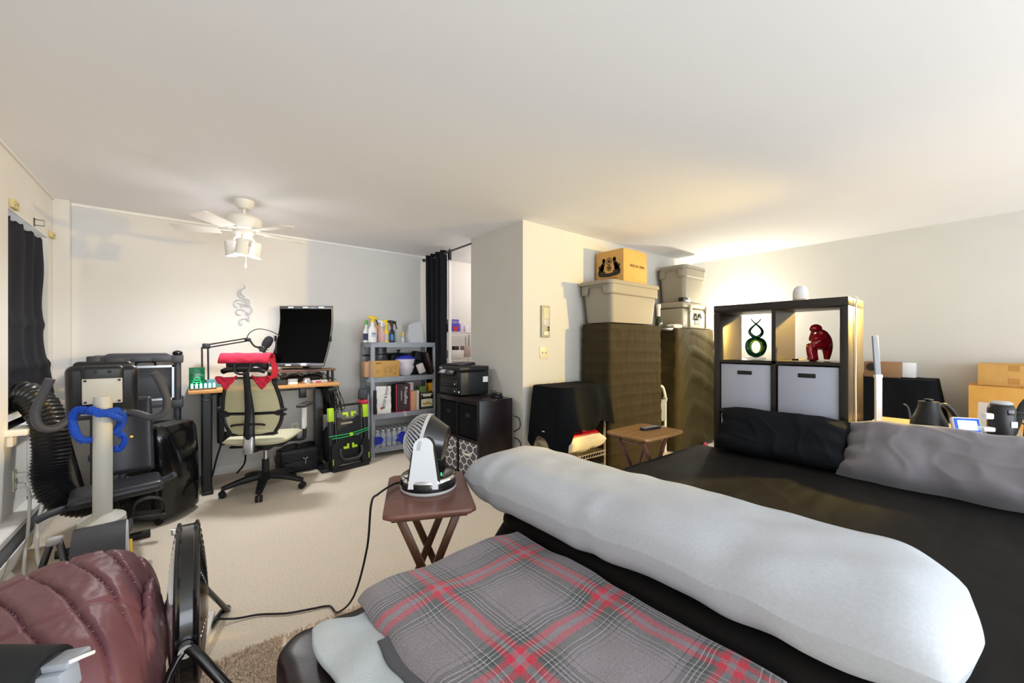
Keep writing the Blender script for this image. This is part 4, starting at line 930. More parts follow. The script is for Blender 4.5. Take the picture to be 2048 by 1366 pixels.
MB().bx(-.05, .05, -.04, .04, 0, .022, .005).bx(-.045, .045, -.03, .035, .024, .045, .005).build('dock_body', M_blk, t, kind='stuff')
MB().tube([(-.05, -.03, .02), (-.05, -.035, .062), (.02, -.03, .062), (.03, -.02, .045)], .003, 6, 4).build('wire_loop', M_blkm, t)
q = MB(); q.tube([(2.39, 2.925, .60), (2.41, 2.87, .58), (2.41, 2.86, .5), (2.39, 2.925, .45)], .005, 6, 6); q.tube([(2.39, 2.925, .40), (2.415, 2.86, .36), (2.415, 2.86, .24), (2.39, 2.925, .2)], .005, 6, 6)
tag(q.build('cabinet_cord', M_blkm, kind='stuff'), 'black cord looping beside the right side of the cube cabinet', 'cord')

# ------------------------------------------------------------------ intercom and switch on the yellow wall
t = thing('wall_intercom', 'long cream and grey wall intercom panel left of the draped racks', 'intercom', (2.71, 2.84, 1.5))
MB().bx(-.056, .056, -.022, 0, -.155, .155, .008, 3).build('intercom_body', mat('intercom_grey', 'a9a48f', .4), t)
q = MB()
for k in range(9): q.bx(-.035, .035, -.026, -.021, .03+.0115*k, .036+.0115*k)
q.build('speaker_grille', M_ivory, t, kind='stuff')
MB().bx(-.036, .036, -.025, -.021, -.045, .02, .002).build('grey_panel', M_lgrey, t)
for k in range(2): MB().cyl((.03, -.021, -.06-.022*k), (.03, -.03, -.06-.022*k), .009, 12).build('button', M_blkm, t)
MB().bx(-.03, .03, -.026, -.021, -.135, -.10, .002).build('lower_key', M_ivory, t)
t = thing('light_switch', 'double cream light switch plate under the wall intercom', 'switch', (2.70, 2.84, 1.195))
MB().bx(-.058, .058, -.006, 0, -.058, .058, .003).build('cover_plate', mat('switch_cream', 'd9d0b0', .4), t)
for k in (-.023, .023): MB().box((k, -.01, 0), (.009, .014, .022), (20, 0, 0), .002).build('toggle', M_ivory, t)

# ------------------------------------------------------------------ wire rack under black cloth
t = thing('wire_rack', 'chrome wire rack half covered by a black cloth against the yellow wall', 'rack', (2.79, 2.57, 0))
M_chr2 = mat('warm_chrome', 'cfc6b2', .25, metal=.85)
for sx in (-.29, .29):
    for sy in (-.165, .165): MB().cyl((sx, sy, 0), (sx, sy, .88), .011, 10).build('post', M_chr2, t)
for z in (.12, .27, .87):
    q = MB()
    for k in range(20): q.cyl((-.29+.0305*k, -.17, z), (-.29+.0305*k, .17, z), .003, 5)
    for y in (-.17, .17):
        q.cyl((-.3, y, z), (.3, y, z), .005, 6); q.cyl((-.3, y, z-.035), (.3, y, z-.035), .005, 6)
        for k in range(16): q.cyl((-.29+.0365*k, y, z-.035), (-.29+.0365*(k+.5), y, z), .0025, 4)
    for x in (-.3, .3): q.cyl((x, -.17, z), (x, .17, z), .005, 6); q.cyl((x, -.17, z-.035), (x, .17, z-.035), .005, 6)
    q.build('wire_shelf', M_chr2, t, kind='stuff')
q = MB()
for k in range(7): q.tube([(.10+.025*k, -.185, .235), (.10+.025*k, -.19, .16), (.10+.025*k, -.1, .16)], .002, 4)
q.tube([(.09, -.188, .235), (.26, -.188, .235)], .003, 5); q.tube([(.09, -.192, .16), (.26, -.192, .16)], .003, 5)
q.build('hanging_basket', M_steel, t, kind='stuff')
t = thing('black_cloth', 'black cloth draped over the wire rack with a hanging front corner', 'cloth', (2.79, 2.57, 0))
def cb_(u):
    z = .52+.015*math.sin(u*31)+.05*math.exp(-((u-.22)/.05)**2)
    if u > .78: z -= .06
    z -= .30*math.exp(-((u-.985)/.035)**2)+.10*math.exp(-((u-.0)/.03)**2)+.12*math.exp(-((u-.83)/.03)**2)
    return max(z, .18)
q = drape(.64, .38, .90, cb_, fold=.03, nf=7, flare=.05, seed=4, wr=.007, ns=200, nt=26, r=.03)
q.build('cloth_sheet', M_clothb, t)
MB().box((-.372, -.02, .50), (.003, .03, .035), (0, 0, 0)).build('care_tag', M_white, t)
t = thing('bagged_pillow', 'white pillow in a plastic bag with red label on the wire rack shelf', 'pillow', (2.80, 2.56, .272))
q = pillow(.54, .38, .19, .02, 5); q.v = [(x, y, z+.115) for x, y, z in q.v]
q.build('pillow_in_bag', mat('bag_cream', 'e9e2cd', .25, bump=.35, bs=35, coat=.4), t)
def fl_(u, v):
    x = -.22+.40*u; y = -.17+.13*v; a, b = x/.27, y/.19; k = max(0, (1-a**4)*(1-b**4))**.45
    return (x, y-.004, .115+.095*k+.010)
MB().grid(fl_, 24, 10).build('red_label', mat('label_red', 'b3122e', .35), t, solid=.002)
q = MB()
for k in range(3):
    def f2(u, v, k=k): 
        x = -.16+.22*u; y = -.135+.035*k+.01*v; a, b = x/.27, y/.19; kk = max(0, (1-a**4)*(1-b**4))**.45; return (x, y-.005, .115+.095*kk+.0125)
    q.grid(f2, 16, 2)
q.build('label_print', mat('label_rose2', 'd77f8b', .5), t, kind='stuff')
def f3(u, v): 
    x = .14+.045*u; y = -.165+.03*v; a, b = x/.27, y/.19; kk = max(0, (1-a**4)*(1-b**4))**.45; return (x, y-.006, .115+.095*kk+.006)
MB().grid(f3, 6, 4).build('barcode', M_blkm, t)

# ------------------------------------------------------------------ draped rack towers
def tower(x0, x1, y0, y1, z, lab, seed, ridge, m, nr=11, fold=.010, nf=9):
    t = thing('draped_shelf_rack', lab, 'rack', ((x0+x1)/2, (y0+y1)/2, 0))
    for sx in (-1, 1):
        for sy in (-1, 1): MB().cyl((sx*((x1-x0)/2-.03), sy*((y1-y0)/2-.03), 0), (sx*((x1-x0)/2-.03), sy*((y1-y0)/2-.03), z-.02), .012, 8).build('post', M_steel, t)
    for zz in (.1, .5, .95, z-.03): MB().bx(-(x1-x0)/2+.02, (x1-x0)/2-.02, -(y1-y0)/2+.02, (y1-y0)/2-.02, zz-.012, zz).build('shelf', M_steel, t)
    drape(x1-x0, y1-y0, z, .03, fold=fold, nf=nf, flare=.015, ridge=ridge, nr=nr, seed=seed, ns=240, nt=110, wr=.004, swag=0 if ridge else .03).build('drape_sheet', m, t)
    return t
tower(3.20, 4.13, 2.44, 2.79, 1.485, 'tall shelf rack under a dark creased sheet beside the black cloth', 2, .006, M_drape, 13)
tower(4.47, 5.40, 2.44, 2.79, 1.47, 'second sheet draped shelf rack nearer the corner under the latched case', 9, .0, mat('drape_olive', '42391f', .8, var=.08, vs=7, bump=.12, bs=400, spec=.2), 5, .05, 6)
def rbin(name, lab, loc, w, d, h, m, cat='bin', rz=0):
    b = thing(name, lab, cat, loc, rz)
    n = 160; q = MB()
    def ring(z):
        k = z/h; ww = w*(.84+.12*k); dd = d*(.84+.12*k); return rrect(ww, dd, .05, n), z
    q.grid(lambda u, v: (lambda p: (p[0], p[1], h*v))(rrect(w*(.86+.10*v), d*(.84+.12*v), .05, n)[int(round(u*n)) % n]), n, 10, wrap=True)
    q.grid(lambda u, v: (lambda p: (p[0]*v, p[1]*v, 0.002))(rrect(w*.86, d*.84, .05, n)[int(round(u*n)) % n]), n, 3, wrap=True)
    q.build('tote_body', m, b)
    q = MB()
    def fband(u, v):
        i = int(round(u*n)) % n; zl = h*.70
        p0 = rrect(w*.975, d*.975, .055, n)[i]
        if abs(p0[2]) > .9 and abs(p0[1]) < d*.24: zl = h*.90
        z = h-(h-zl)*v; p = rrect(w*(.955+.02*(z/h)+.012), d*(.955+.02*(z/h)+.012), .055, n)[i]
        return (p[0], p[1], z)
    q.grid(fband, n, 6, wrap=True); q.build('rim_band', m, b, solid=.012)
    q = MB(); P = rrect(w*1.06, d*1.06, .07, n)
    for (s0, z0) in ((1.0, h-.012),): pass
    def flid(u, v):
        p = P[int(round(u*n)) % n]; prof = [(1.0, h-.02), (1.0, h+.008), (.985, h+.018), (.9, h+.022), (.87, h+.014), (.0, h+.016)]
        k = prof[int(round(v*5))]; return (p[0]*k[0], p[1]*k[0], k[1])
    q.grid(flid, n, 6, wrap=True); q.build('lid', mat('lid_'+name, '8f897c', .5), b, ang=50); return b
rbin('storage_tote', 'large grey storage tote on the tall draped rack under the cardboard box', (3.61, 2.605, 1.495), .86, .40, .40, M_bin)
rbin('storage_tote', 'smaller grey beige storage tote on top of the latched case near the corner', (4.92, 2.615, 1.80), .53, .36, .43, mat('bin_beige', '928a78', .5))
t = thing('cardboard_box', 'cardboard box with black lion crest print on top of the large tote', 'box', (3.655, 2.63, 1.915))
MB().bx(-.21, .21, -.18, .17, 0, .345, .002).build('carton', M_kraft, t)
MB().box((-.105, 0, .348), (.205, .34, .004), (0, -1.5, 0)).build('top_flap', M_kraft, t); MB().box((.105, 0, .349), (.205, .34, .004), (0, 2, 0)).build('top_flap', M_kraft, t)
text('printed_text', 'MADE IN CHINA', .042, mat('ink_dark', '3a2e20', .7), t, (.03, -.1815, .18), (90, 0, 0), .0006, sx=.85)
Mx = Matrix.Translation((-.211, 0, 0)) @ Matrix.Rotation(R(-90), 4, 'Z')
q = MB()
def P2(poly): q.prism(poly, -.0012, .0, Mx)
for r0, cx, cz in ((.033, 0, .235), (.026, 0, .165)):
    q.tube([tuple(Mx @ Vector((cx+r0*math.cos(a*PI/10), -.0008, cz+r0*math.sin(a*PI/10)))) for a in range(20)], .004, 4, 1, True)
    P2([(cx+r0*.55*math.cos(a*PI/5), cz+r0*.55*math.sin(a*PI/5)) for a in range(10)])
lion = [(.045, .13), (.075, .14), (.07, .175), (.055, .20), (.05, .235), (.058, .262), (.078, .268), (.088, .25), (.082, .235), (.1, .215), (.095, .19), (.115, .175), (.128, .20), (.14, .19), (.132, .16), (.14, .135), (.12, .12), (.09, .125), (.06, .115)]
P2(lion)
for sg in (-1, 1):
    P2([(sg*(.088)+.024*math.cos(a*PI/6), .175+.042*math.sin(a*PI/6)) for a in range(12)]); P2([(sg*.068+.020*math.cos(a*PI/5), .252+.022*math.sin(a*PI/5)) for a in range(10)]); P2([(sg*.118, .12), (sg*.10, .20), (sg*.112, .21), (sg*.13, .12)])
P2([(-x, z) for x, z in lion][::-1])
ban = [(-.145, .135), (-.12, .125), (0, .108), (.12, .125), (.145, .135), (.14, .095), (.11, .082), (0, .07), (-.11, .082), (-.14, .095)]
P2(ban); q.build('crest_print', mat('ink_black', '2a2118', .7), t, kind='stuff')
q = MB()
for k in range(9): q.prism([(-.10+.023*k, .045), (-.085+.023*k, .045), (-.085+.023*k, .06), (-.10+.023*k, .06)], -.001, 0, Mx)
q.build('red_caption_print', mat('ink_red', '9a5a2e', .7), t, kind='stuff')
t = thing('latched_case', 'beige plastic case with latches on the second draped rack', 'case', (5.02, 2.62, 1.475))
MB().bx(-.40, .38, -.17, .17, 0, .245, .02, 3).build('case_body', M_case, t)
MB().bx(-.415, .395, -.185, .18, .25, .32, .02, 3).build('case_lid', M_case, t)
for x in (-.24, .18):
    MB().box((x, -.19, .245), (.05, .025, .08), None, .006).build('latch', mat('latch_beige', 'c2b797', .4), t)
    MB().box((x, -.178, .12), (.012, .02, .22), None, .004).build('rib', M_case, t)
q = MB(); q.bx(-.10, .03, -.175, -.168, .05, .19); q.build('handle_recess', M_blkm, t)
MB().tube([(-.085, -.18, .19), (-.085, -.2, .12), (.015, -.2, .12), (.015, -.18, .19)], .012, 8).build('handle', M_case, t)
MB().cyl((-.36, -.168, .05), (-.36, -.174, .05), .022, 18).build('yellow_sticker', mat('sticker_yel2', 'ddd23c', .5), t)
t = thing('flat_black_box', 'flat black and white box on the latched case', 'box', (4.70, 2.475, 1.796))
MB().bx(-.07, .055, -.03, .03, 0, .05, .003).build('box_body', M_blkm, t); MB().bx(.0555, .10, -.03, .03, 0, .05, .003).build('white_end', M_white, t); MB().bx(-.01, .05, -.032, -.03, .004, .022).build('label', M_white, t)
t = thing('metal_ladle', 'metal spoon standing behind the beige tote right edge', 'spoon', (5.215, 2.56, 1.796))
MB().tube([(0, 0, 0), (.0, 0, .06), (.02, 0, .11)], .005, 8, 4).build('spoon_handle', M_silver, t); MB().ell((.03, 0, .135), (.018, .008, .03), 14, 10, (0, 25, 0)).build('spoon_bowl', M_silver, t)
t = thing('glass_bottle', 'dark glass bottle with white neck beside the large tote', 'bottle', (4.28, 2.56, 1.47))
MB().lathe([(0, 0), (.04, 0), (.042, .01), (.042, .09), (.03, .115), (.016, .135), (0, .135)], 22).build('bottle_body', mat('bottle_green', '2f3a2a', .08), t)
MB().lathe([(0, .135), (.019, .135), (.021, .22), (.027, .25), (.024, .275), (0, .28)], 18).build('white_neck', M_white, t)
t = tag(MB().bx(4.16, 4.44, 2.46, 2.76, 1.435, 1.468, .004).build('bridge_board', M_esp), 'dark board bridging the gap between the two draped racks', 'board')
t = tag(at(pillow(.26, .10, .05, .012, 4, nu=24, nv=14).build('white_rag', mat('rag_white', 'e6dfce', .85, bump=.2, bs=200)), (4.56, 2.50, 1.497), 0), 'folded white rag at the front of the second draped rack', 'rag')
# step stool
t = thing('step_stool', 'white tubed folding step stool standing in the gap between the draped racks', 'step stool', (4.30, 2.54, 0))
MB().tube([(-.10, 0, 0), (-.10, 0, .68), (-.08, 0, .76), (-.02, 0, .79), (.04, 0, .77), (.085, 0, .68), (.09, 0, .6), (.09, 0, 0)], .016, 12, 4).build('tube_frame', M_white, t)
MB().bx(-.085, .075, -.02, .02, .38, .63, .006).build('folded_step', M_grey, t); MB().bx(-.085, .075, -.02, .02, .08, .32, .006).build('folded_step', M_grey, t)
MB().box((.09, -.0, .63), (.04, .045, .05), None, .01).build('joint_clip', M_lgrey, t)
t = tag(MB().lathe([(0, 0), (.02, 0), (.03, .05), (.0, .08)], 12, (4.95, 2.33, 0)).build('pink_flower_vase', mat('pink_flower', 'c2485a', .6)), 'small pink ornament on the floor at the shelf foot near the corner', 'ornament')

# ------------------------------------------------------------------ snack tables
def tray_table(lab, loc, rz, w, d, z, mtop, mleg, tilt=0):
    t = thing('folding_tray_table', lab, 'table', loc, rz)
    q = MB(); vs = []; P = rrect(w, d, .025, 48)
    pr_ = [(.97, z-.022), (1, z-.016), (1, z-.005), (.985, z)]
    for k, zz in pr_: vs += [(p[0]*k, p[1]*k, zz) for p in P]
    fs = [tuple(range(47, -1, -1)), tuple(3*48+i for i in range(48))]
    for j in range(3):
        for i in range(48): fs.append((j*48+i, j*48+(i+1) % 48, (j+1)*48+(i+1) % 48, (j+1)*48+i))
    q.add(vs, fs); q.build('tabletop', mtop, t, ang=50)
    for y in (-d/2+.05, d/2-.05): MB().bx(-w/2+.03, w/2-.03, y-.012, y+.012, z-.042, z-.022, .003).build('cleat', mleg, t)
    for y, sg in ((-d/2+.075, 1), (-d/2+.10, -1), (d/2-.10, -1), (d/2-.075, 1)):
        a = Vector((-sg*(w/2-.055), y, z-.03)); b = Vector((sg*(w/2-.03), y, .0)); dd = b-a; L = dd.length
        MB().box(tuple((a+b)/2), (.03, .018, L), (0, math.degrees(math.atan2(dd.x, dd.z)), 0), .003).build('leg', mleg, t)
    MB().cyl((-(w/2-.06), -d/2+.10, z-.06), (-(w/2-.06), d/2-.10, z-.06), .008, 8).build('dowel', mleg, t)
    for s_ in (-1, 1): MB().cyl((s_*(w/2-.045), -d/2+.08, .06), (s_*(w/2-.045), d/2-.08, .06), .008, 8).build('dowel', mleg, t)
    for y in (-d/2+.06, d/2-.06): MB().cyl((0, y-.006, z/2), (0, y+.006, z/2), .008, 10).build('pivot_bolt', M_silver, t)
    return t
tray_table('walnut brown folding snack table carrying the desk fan', (.797, 1.552, 0), -25, .345, .47, .65, M_brn, M_brnl)
tray_table('worn golden topped folding snack table beside the bed with remote', (2.53, 1.62, 0), 0, .46, .34, .66, mat('worn_wood', '9c7344', .3, var=.3, vs=9, stretch=(1, 9, 9)), M_brn)
t = thing('remote_control', 'black remote control on the worn golden snack table', 'remote', (2.60, 1.62, .66), -8)
MB().bx(-.09, .09, -.022, .022, 0, .018, .005).build('remote_body', M_blk, t)
q = MB()
for i in range(7):
    for j in range(3): q.box((-.07+.022*i, -.012+.012*j, .019), (.01, .006, .003))
q.build('button', M_lgrey, t, kind='stuff')

# ------------------------------------------------------------------ air circulator fan on the walnut table
t = thing('desk_fan', 'black and silver air circulator fan on the walnut snack table', 'fan', (.815, 1.585, .65), -39)
MB().lathe([(0, 0), (.115, 0), (.12, .006), (.12, .014), (0, .014)], 48).build('base_ring', M_lgrey, t)
MB().lathe([(0, .014), (.118, .014), (.119, .05), (.112, .062), (.10, .066), (0, .066)], 48).build('base_body', M_blkg, t)
MB().lathe([(.112, .0622), (.117, .058), (.119, .05)], 48).build('base_trim', M_chrome, t)
q = MB()
for k in range(3): q.cyl((.058+.003*k, -.055-.015*k+.04, .066), (.058+.003*k, -.055-.015*k+.04, .0675), .003, 8)
q.build('indicator_light', mat('led_green', '27e07a', .4, emit=4), t, kind='stuff')
MB().box((-.075, -.055, .067), (.03, .03, .001), (0, 0, 30)).build('white_sticker', MATS['paper_white'], t)
def arm_(x): return x
arm = [(-.052, .0)]; top = []
A = [(-.062, 0), (-.040, .16)]+[(.04*math.cos(PI-a*PI/10), .17+.04*math.sin(a*PI/10)) for a in range(11)]+[(.040, .16), (.062, 0)]
MB().prism([(x-.0, z+.03) for x, z in A], -.112, -.098).build('support_arm', mat('fan_silver', 'dde0e3', .35), t)
MB().prism([(x*1.16, z*1.03+.03) for x, z in A], -.098, -.085).build('arm_backing', M_blk, t)
MB().prism([(x*1.1, z+.03) for x, z in A], .085, .10).build('support_arm', M_blk, t)
h_ = Matrix.Translation((.0, -.0, .205)) @ Matrix.Rotation(R(-12), 4, 'Y').inverted() @ Matrix.Rotation(R(-90), 4, 'Y')  # local +z -> camera-left
def place(q): q.v = [tuple(h_ @ Vector(p)) for p in q.v]; return q
place(MB().lathe([(0, -.085), (.055, -.085), (.075, -.075), (.108, -.0), (.112, .012), (.104, .014), (.07, -.06), (0, -.07)], 48)).build('fan_barrel', mat('fan_black', '1a1a1c', .22, coat=.4), t)
gr = MB()
for k in range(40):
    a = 2*PI*k/40; pts = []
    for j in range(7):
        u = j/6; r0 = .110*math.cos(u*PI/2*.82); z = .014+.085*math.sin(u*PI/2*.9); aa = a+.7*u; pts.append((r0*math.cos(aa), r0*math.sin(aa), z))
    gr.tube(pts, .0028, 5, 2)
place(gr).build('front_grille', M_lgrey, t, kind='stuff')
place(MB().lathe([(.104, .008), (.114, .008), (.114, .022), (.104, .022)], 48)).build('grille_ring', M_lgrey, t)
place(MB().lathe([(0, .098), (.022, .096), (.026, .09), (0, .088)], 24)).build('grille_hub', M_lgrey, t)
for k in range(5):
    a = 2*PI*k/5; bl_ = MB(); bl_.grid(lambda u, v: ((.02+.075*u)*math.cos(a+.9*(v-.5)), (.02+.075*u)*math.sin(a+.9*(v-.5)), .02+.03*(v-.5)), 5, 5); place(bl_).build('fan_blade', M_dgrey, t, solid=.002)
tag(MB().tube([(.745, 1.67, .662), (.70, 1.68, .664), (.60, 1.60, .667), (.565, 1.585, .64), (.56, 1.62, .45), (.55, 1.75, .2), (.54, 1.95, .03), (.53, 2.06, .008), (.46, 2.09, .008), (.36, 2.13, .008), (.26, 2.20, .008), (.17, 2.23, .012), (.10, 2.25, .03)], .0045, 7, 8).build('fan_power_cord', M_blkm), 'thin black power cord running from the desk fan down to the carpet', 'cord')

# ------------------------------------------------------------------ cube bookcase
t = thing('cube_bookcase', 'black brown cube bookcase at the bed head with two sculptures', 'bookcase', (3.195, .965, 0), -90)
W, Dp, Hh = .77, .39, 1.555
M_bk = mat('bookcase_wood', '231c17', .30, var=.12, vs=10, stretch=(6, 6, 1))
for x in (-W/2+.02, W/2-.02): MB().bx(x-.02, x+.02, -Dp/2, Dp/2, 0, Hh-.052, .0015).build('side_panel', M_bk, t)
MB().bx(-W/2, W/2, -Dp/2, Dp/2, Hh-.05, Hh, .0015).build('top_panel', M_bk, t)
MB().bx(-W/2+.04, W/2-.04, -Dp/2, Dp/2, 0, .07, .0015).build('bottom_panel', M_bk, t)
MB().bx(-.012, .012, -Dp/2+.002, Dp/2, .07, Hh-.05).build('divider', M_bk, t)
for z in (.445, .80, 1.155): MB().bx(-W/2+.04, W/2-.04, -Dp/2+.002, Dp/2, z-.01, z+.01).build('shelf', M_bk, t)
for x in (-.18, .18):
    for z in (.81, .455):
        q = MB().bx(x-.160, x+.160, -Dp/2+.012, Dp/2-.02, z, z+.325, .006).build('fabric_bin', M_linen, t); q['label'] = 'grey linen bin'
        MB().box((x, -Dp/2+.010, z+.268), (.092, .005, .026), None, .002).build('handle_slot', M_blkm, q)
# glass sculpture (faces the bed)
def gz(py): return (712-py)*.0036+.022
t = thing('glass_sculpture', 'green twisted glass loop sculpture in the left bookcase cubby', 'sculpture', (3.17, 1.13, 1.165), -39)
M_gg = mat('art_glass', '0c4a2a', .05, trans=.2, ior=1.45, coat=.5); M_gg2 = mat('art_glass_light', '4f8f2a', .05, trans=.55, coat=.4)
def strand(sg, m, nm):
    pts = [(sg*.036, .0, gz(637)), (sg*.02, .004*sg, gz(643)), (0, .006*sg, gz(648)), (-sg*.032, .006*sg, gz(656)), (-sg*.046, 0, gz(663)), (-sg*.03, -.004, gz(670)), (0, -.008*sg, gz(675)), (sg*.045, -.008*sg, gz(681)), (sg*.062, 0, gz(692)), (sg*.042, 0, gz(705)), (0, 0, gz(710))]
    MB().tube(pts, [.004, .0045, .006, .008, .010, .011, .012, .013, .015, .016, .016], 12, 6).build(nm, m, t)
strand(1, M_gg, 'glass_strand'); strand(-1, M_gg, 'glass_strand')
MB().tube([(.040*math.cos(a*PI/12), 0, gz(693)+.050*math.sin(a*PI/12)) for a in range(24)], .007, 10, 1, True).build('inner_ring', mat('lime_glass', 'a5d83a', .1, trans=.3), t)
MB().bx(-.055, .055, -.03, .03, 0, .018, .004).build('clear_base', M_glass, t)
t = thing('red_figure_sculpture', 'glossy red seated abstract figure sculpture in the right bookcase cubby', 'sculpture', (3.19, .775, 1.165), -39)
q = MB()
q.ell((-.012, 0, .215), (.036, .028, .026), 18, 12, (0, -12, 0)); q.ell((.004, 0, .212), (.024, .026, .026), 16, 10)
q.tube([(.012, 0, .20), (.03, 0, .175), (.05, 0, .14), (.062, 0, .10), (.066, 0, .06), (.062, 0, .01)], [.018, .034, .038, .034, .026, .015], 14, 4, flat=1.0)
q.tube([(.01, 0, .17), (-.005, 0, .14), (.02, 0, .11), (.05, 0, .10)], [.02, .03, .034, .03], 12, 4)
q.tube([(.05, -.012, .10), (.0, -.02, .105), (-.05, -.018, .098)], [.03, .026, .018], 12, 3)
q.tube([(.05, .012, .10), (.0, .02, .10), (-.05, .018, .095)], [.03, .026, .018], 12, 3)
q.tube([(-.05, 0, .10), (-.045, 0, .06), (-.035, 0, .02), (-.04, 0, .004)], [.02, .022, .024, .028], 12, 4)
q.tube([(-.015, 0, .09), (-.018, 0, .05), (-.015, 0, .004)], [.016, .018, .022], 12, 3)
q.tube([(.02, -.03, .165), (-.01, -.036, .13), (-.05, -.012, .118)], [.014, .013, .011], 10, 4)
q.tube([(.02, .03, .165), (-.02, .03, .14), (-.03, .0, .19)], [.014, .012, .010], 10, 4)
q.build('figure_body', mat('red_glaze', '9c0f22', .12, coat=.6), t, remesh=.0038, smooth=4)
t = thing('smart_speaker', 'small white domed smart speaker on top of the bookcase', 'speaker', (3.20, .87, 1.555))
MB().lathe([(0, 0), (.042, 0), (.043, .02)], 32).build('speaker_base', M_lgrey, t)
MB().lathe([(.043, .022), (.043, .07), (.036, .095), (.02, .11), (0, .113)], 32).build('speaker_dome', mat('speaker_white', 'd5d7da', .45), t)
tag(MB().tube([(3.11, .9, 1.56), (3.13, .7, 1.56), (3.14, .575, 1.562), (3.14, .572, 1.5), (3.13, .572, 1.35), (3.14, .572, 1.2), (3.135, .572, 1.05), (3.14, .572, .9), (3.13, .57, .80)], .004, 6, 6).build('white_string_cord', mat('cord_cream', 'e6dfc8', .5)), 'thin white cord hanging down the right side of the bookcase', 'cord')
tag(MB().bx(3.22, 3.36, .885, .925, 1.165, 1.175, .002).build('small_dark_remote', M_blkm), 'small flat dark remote lying beside the red figure sculpture', 'remote')

# ------------------------------------------------------------------ bedside table and its things
BZ = .79
t = thing('bedside_table', 'low wooden table behind the pillows holding kettle and cords', 'table', (3.32, -.08, 0))
MB().bx(-.26, .30, -.62, .62, BZ-.03, BZ, .004).build('tabletop', mat('light_oak', 'c9a676', .4, var=.1, vs=12, stretch=(8, 1, 8)), t)
for sx in (-.22, .26):
    for sy in (-.58, .58): MB().bx(sx-.025, sx+.025, sy-.025, sy+.025, 0, BZ-.03, .003).build('leg', M_esp, t)
MB().bx(-.23, .27, -.585, .585, BZ-.13, BZ-.03).build('apron', M_esp, t)
MB().bx(-.08, .24, -.34, -.02, BZ, BZ+.003).build('dark_mat', M_clothb, t)
t = thing('folding_desk_lamp', 'slim white folding desk lamp, unlit, at the right of the bookcase', 'lamp', (3.17, .475, BZ), -35)
MB().bx(-.05, .05, -.04, .06, 0, .014, .005).build('lamp_base', M_white, t)
MB().bx(-.019, .019, -.008, .008, .012, .30, .004).build('lamp_stem', M_white, t)
MB().box((-.001, 0, .295), (.044, .02, .02), None, .004).build('hinge', M_white, t)
MB().box((-.012, .0, .415), (.036, .012, .24), (0, -4.5, 0), .004).build('lamp_head', mat('lamp_grey', '8d9096', .5), t)
t = thing('electric_kettle', 'matte black gooseneck electric kettle on its base', 'kettle', (3.20, .27, BZ), -44)
M_ket = mat('kettle_black', '0c0d0f', .42)
MB().lathe([(0, 0), (.086, 0), (.088, .012), (.07, .022), (0, .022)], 40).build('kettle_base', M_blk, t)
MB().lathe([(0, .024), (.074, .024), (.077, .04), (.074, .06), (.058, .095), (.045, .135), (.041, .158), (0, .158)], 40).build('kettle_body', M_ket, t)
MB().lathe([(0, .158), (.043, .158), (.043, .166), (.02, .168), (.0, .168)], 32).build('kettle_lid', M_blk, t)
MB().lathe([(0, .168), (.012, .168), (.019, .174), (.019, .18), (0, .18)], 20).build('lid_knob', M_blk, t)
MB().tube([(.04, 0, .145), (.06, 0, .147), (.085, 0, .145), (.115, 0, .115), (.145, 0, .07)], [.011, .011, .013, .014, .012], 10, 5).build('handle', M_blk, t)
MB().tube([(-.065, 0, .05), (-.09, 0, .07), (-.098, 0, .10), (-.108, 0, .135), (-.13, 0, .15)], [.008, .006, .005, .0045, .004], 8, 6).build('gooseneck_spout', M_steel, t)
t = thing('alarm_clock', 'small white clock with glowing blue screen beside the kettle', 'clock', (3.13, .125, BZ+.02), -62, None, -20)
MB().bx(-.055, .055, -.014, .014, 0, .085, .01, 3).build('clock_case', M_white, t)
MB().bx(-.048, .048, -.016, -.014, .008, .077, .002).build('blue_border', mat('screen_blue', '1f4fe0', .3, emit=.9), t)
MB().bx(-.037, .037, -.0175, -.016, .018, .067, .001).build('lit_screen', mat('screen_lit', 'bfefff', .3, emit=1.3), t)
MB().bx(-.05, .05, -.012, .05, -.02, .0, .005).build('clock_foot', M_white, t)
t = thing('power_strip_tower', 'black power strip tower with white plugs on the bedside table', 'power strip', (3.20, .015, BZ), -50)
MB().lathe([(0, 0), (.046, 0), (.048, .01), (.048, .155), (.042, .175), (.036, .18), (0, .18)], 24).build('tower_body', M_blk, t)
MB().lathe([(0, .18), (.037, .18), (.04, .187), (.03, .195), (0, .196)], 24).build('grey_top', M_lgrey, t)
MB().box((0, -.049, .145), (.026, .004, .026), None, .002).build('socket', M_blkg, t)
MB().box((.012, -.05, .085), (.026, .004, .03), None, .006).build('white_sticker', M_white, t)
MB().box((-.065, -.01, .12), (.035, .03, .03), None, .006).build('white_plug', M_white, t)
MB().box((-.075, -.015, .055), (.05, .04, .022), None, .005).build('white_plug', M_white, t)
for k, z in enumerate((.09, .115, .14)): MB().tube([(.045, .0, z), (.075, -.01, z), (.10, .0, z-.02), (.12, .03, .01)], .004, 6, 6).build('black_plug_cord', M_blkm, t)
q = MB().tube([(3.16, .05, BZ+.005), (3.10, .07, BZ+.008), (3.07, .0, BZ+.008), (3.08, -.12, BZ+.006), (3.15, -.2, BZ+.006)], .0035, 6, 6).tube([(3.18, .09, BZ+.09), (3.15, .13, BZ+.06), (3.12, .17, BZ+.01)], .003, 6, 6)
tag(q.build('white_charging_cord', M_white, kind='stuff'), 'thin white charging cord curling in front of the power strip tower', 'cord')
t = tag(at(MB().bx(-.06, .06, -.045, .045, 0, .03, .008).build('white_power_brick', M_white), (3.30, .11, BZ), 12), 'white power brick lying left of the power strip tower', 'adapter')
tag(MB().box((3.46, .055, BZ+.08), (.005, .10, .155), (0, 4, -25)).build('white_paper_sheet', MATS['paper_white']), 'white paper sheet standing behind the power strip tower', 'paper')
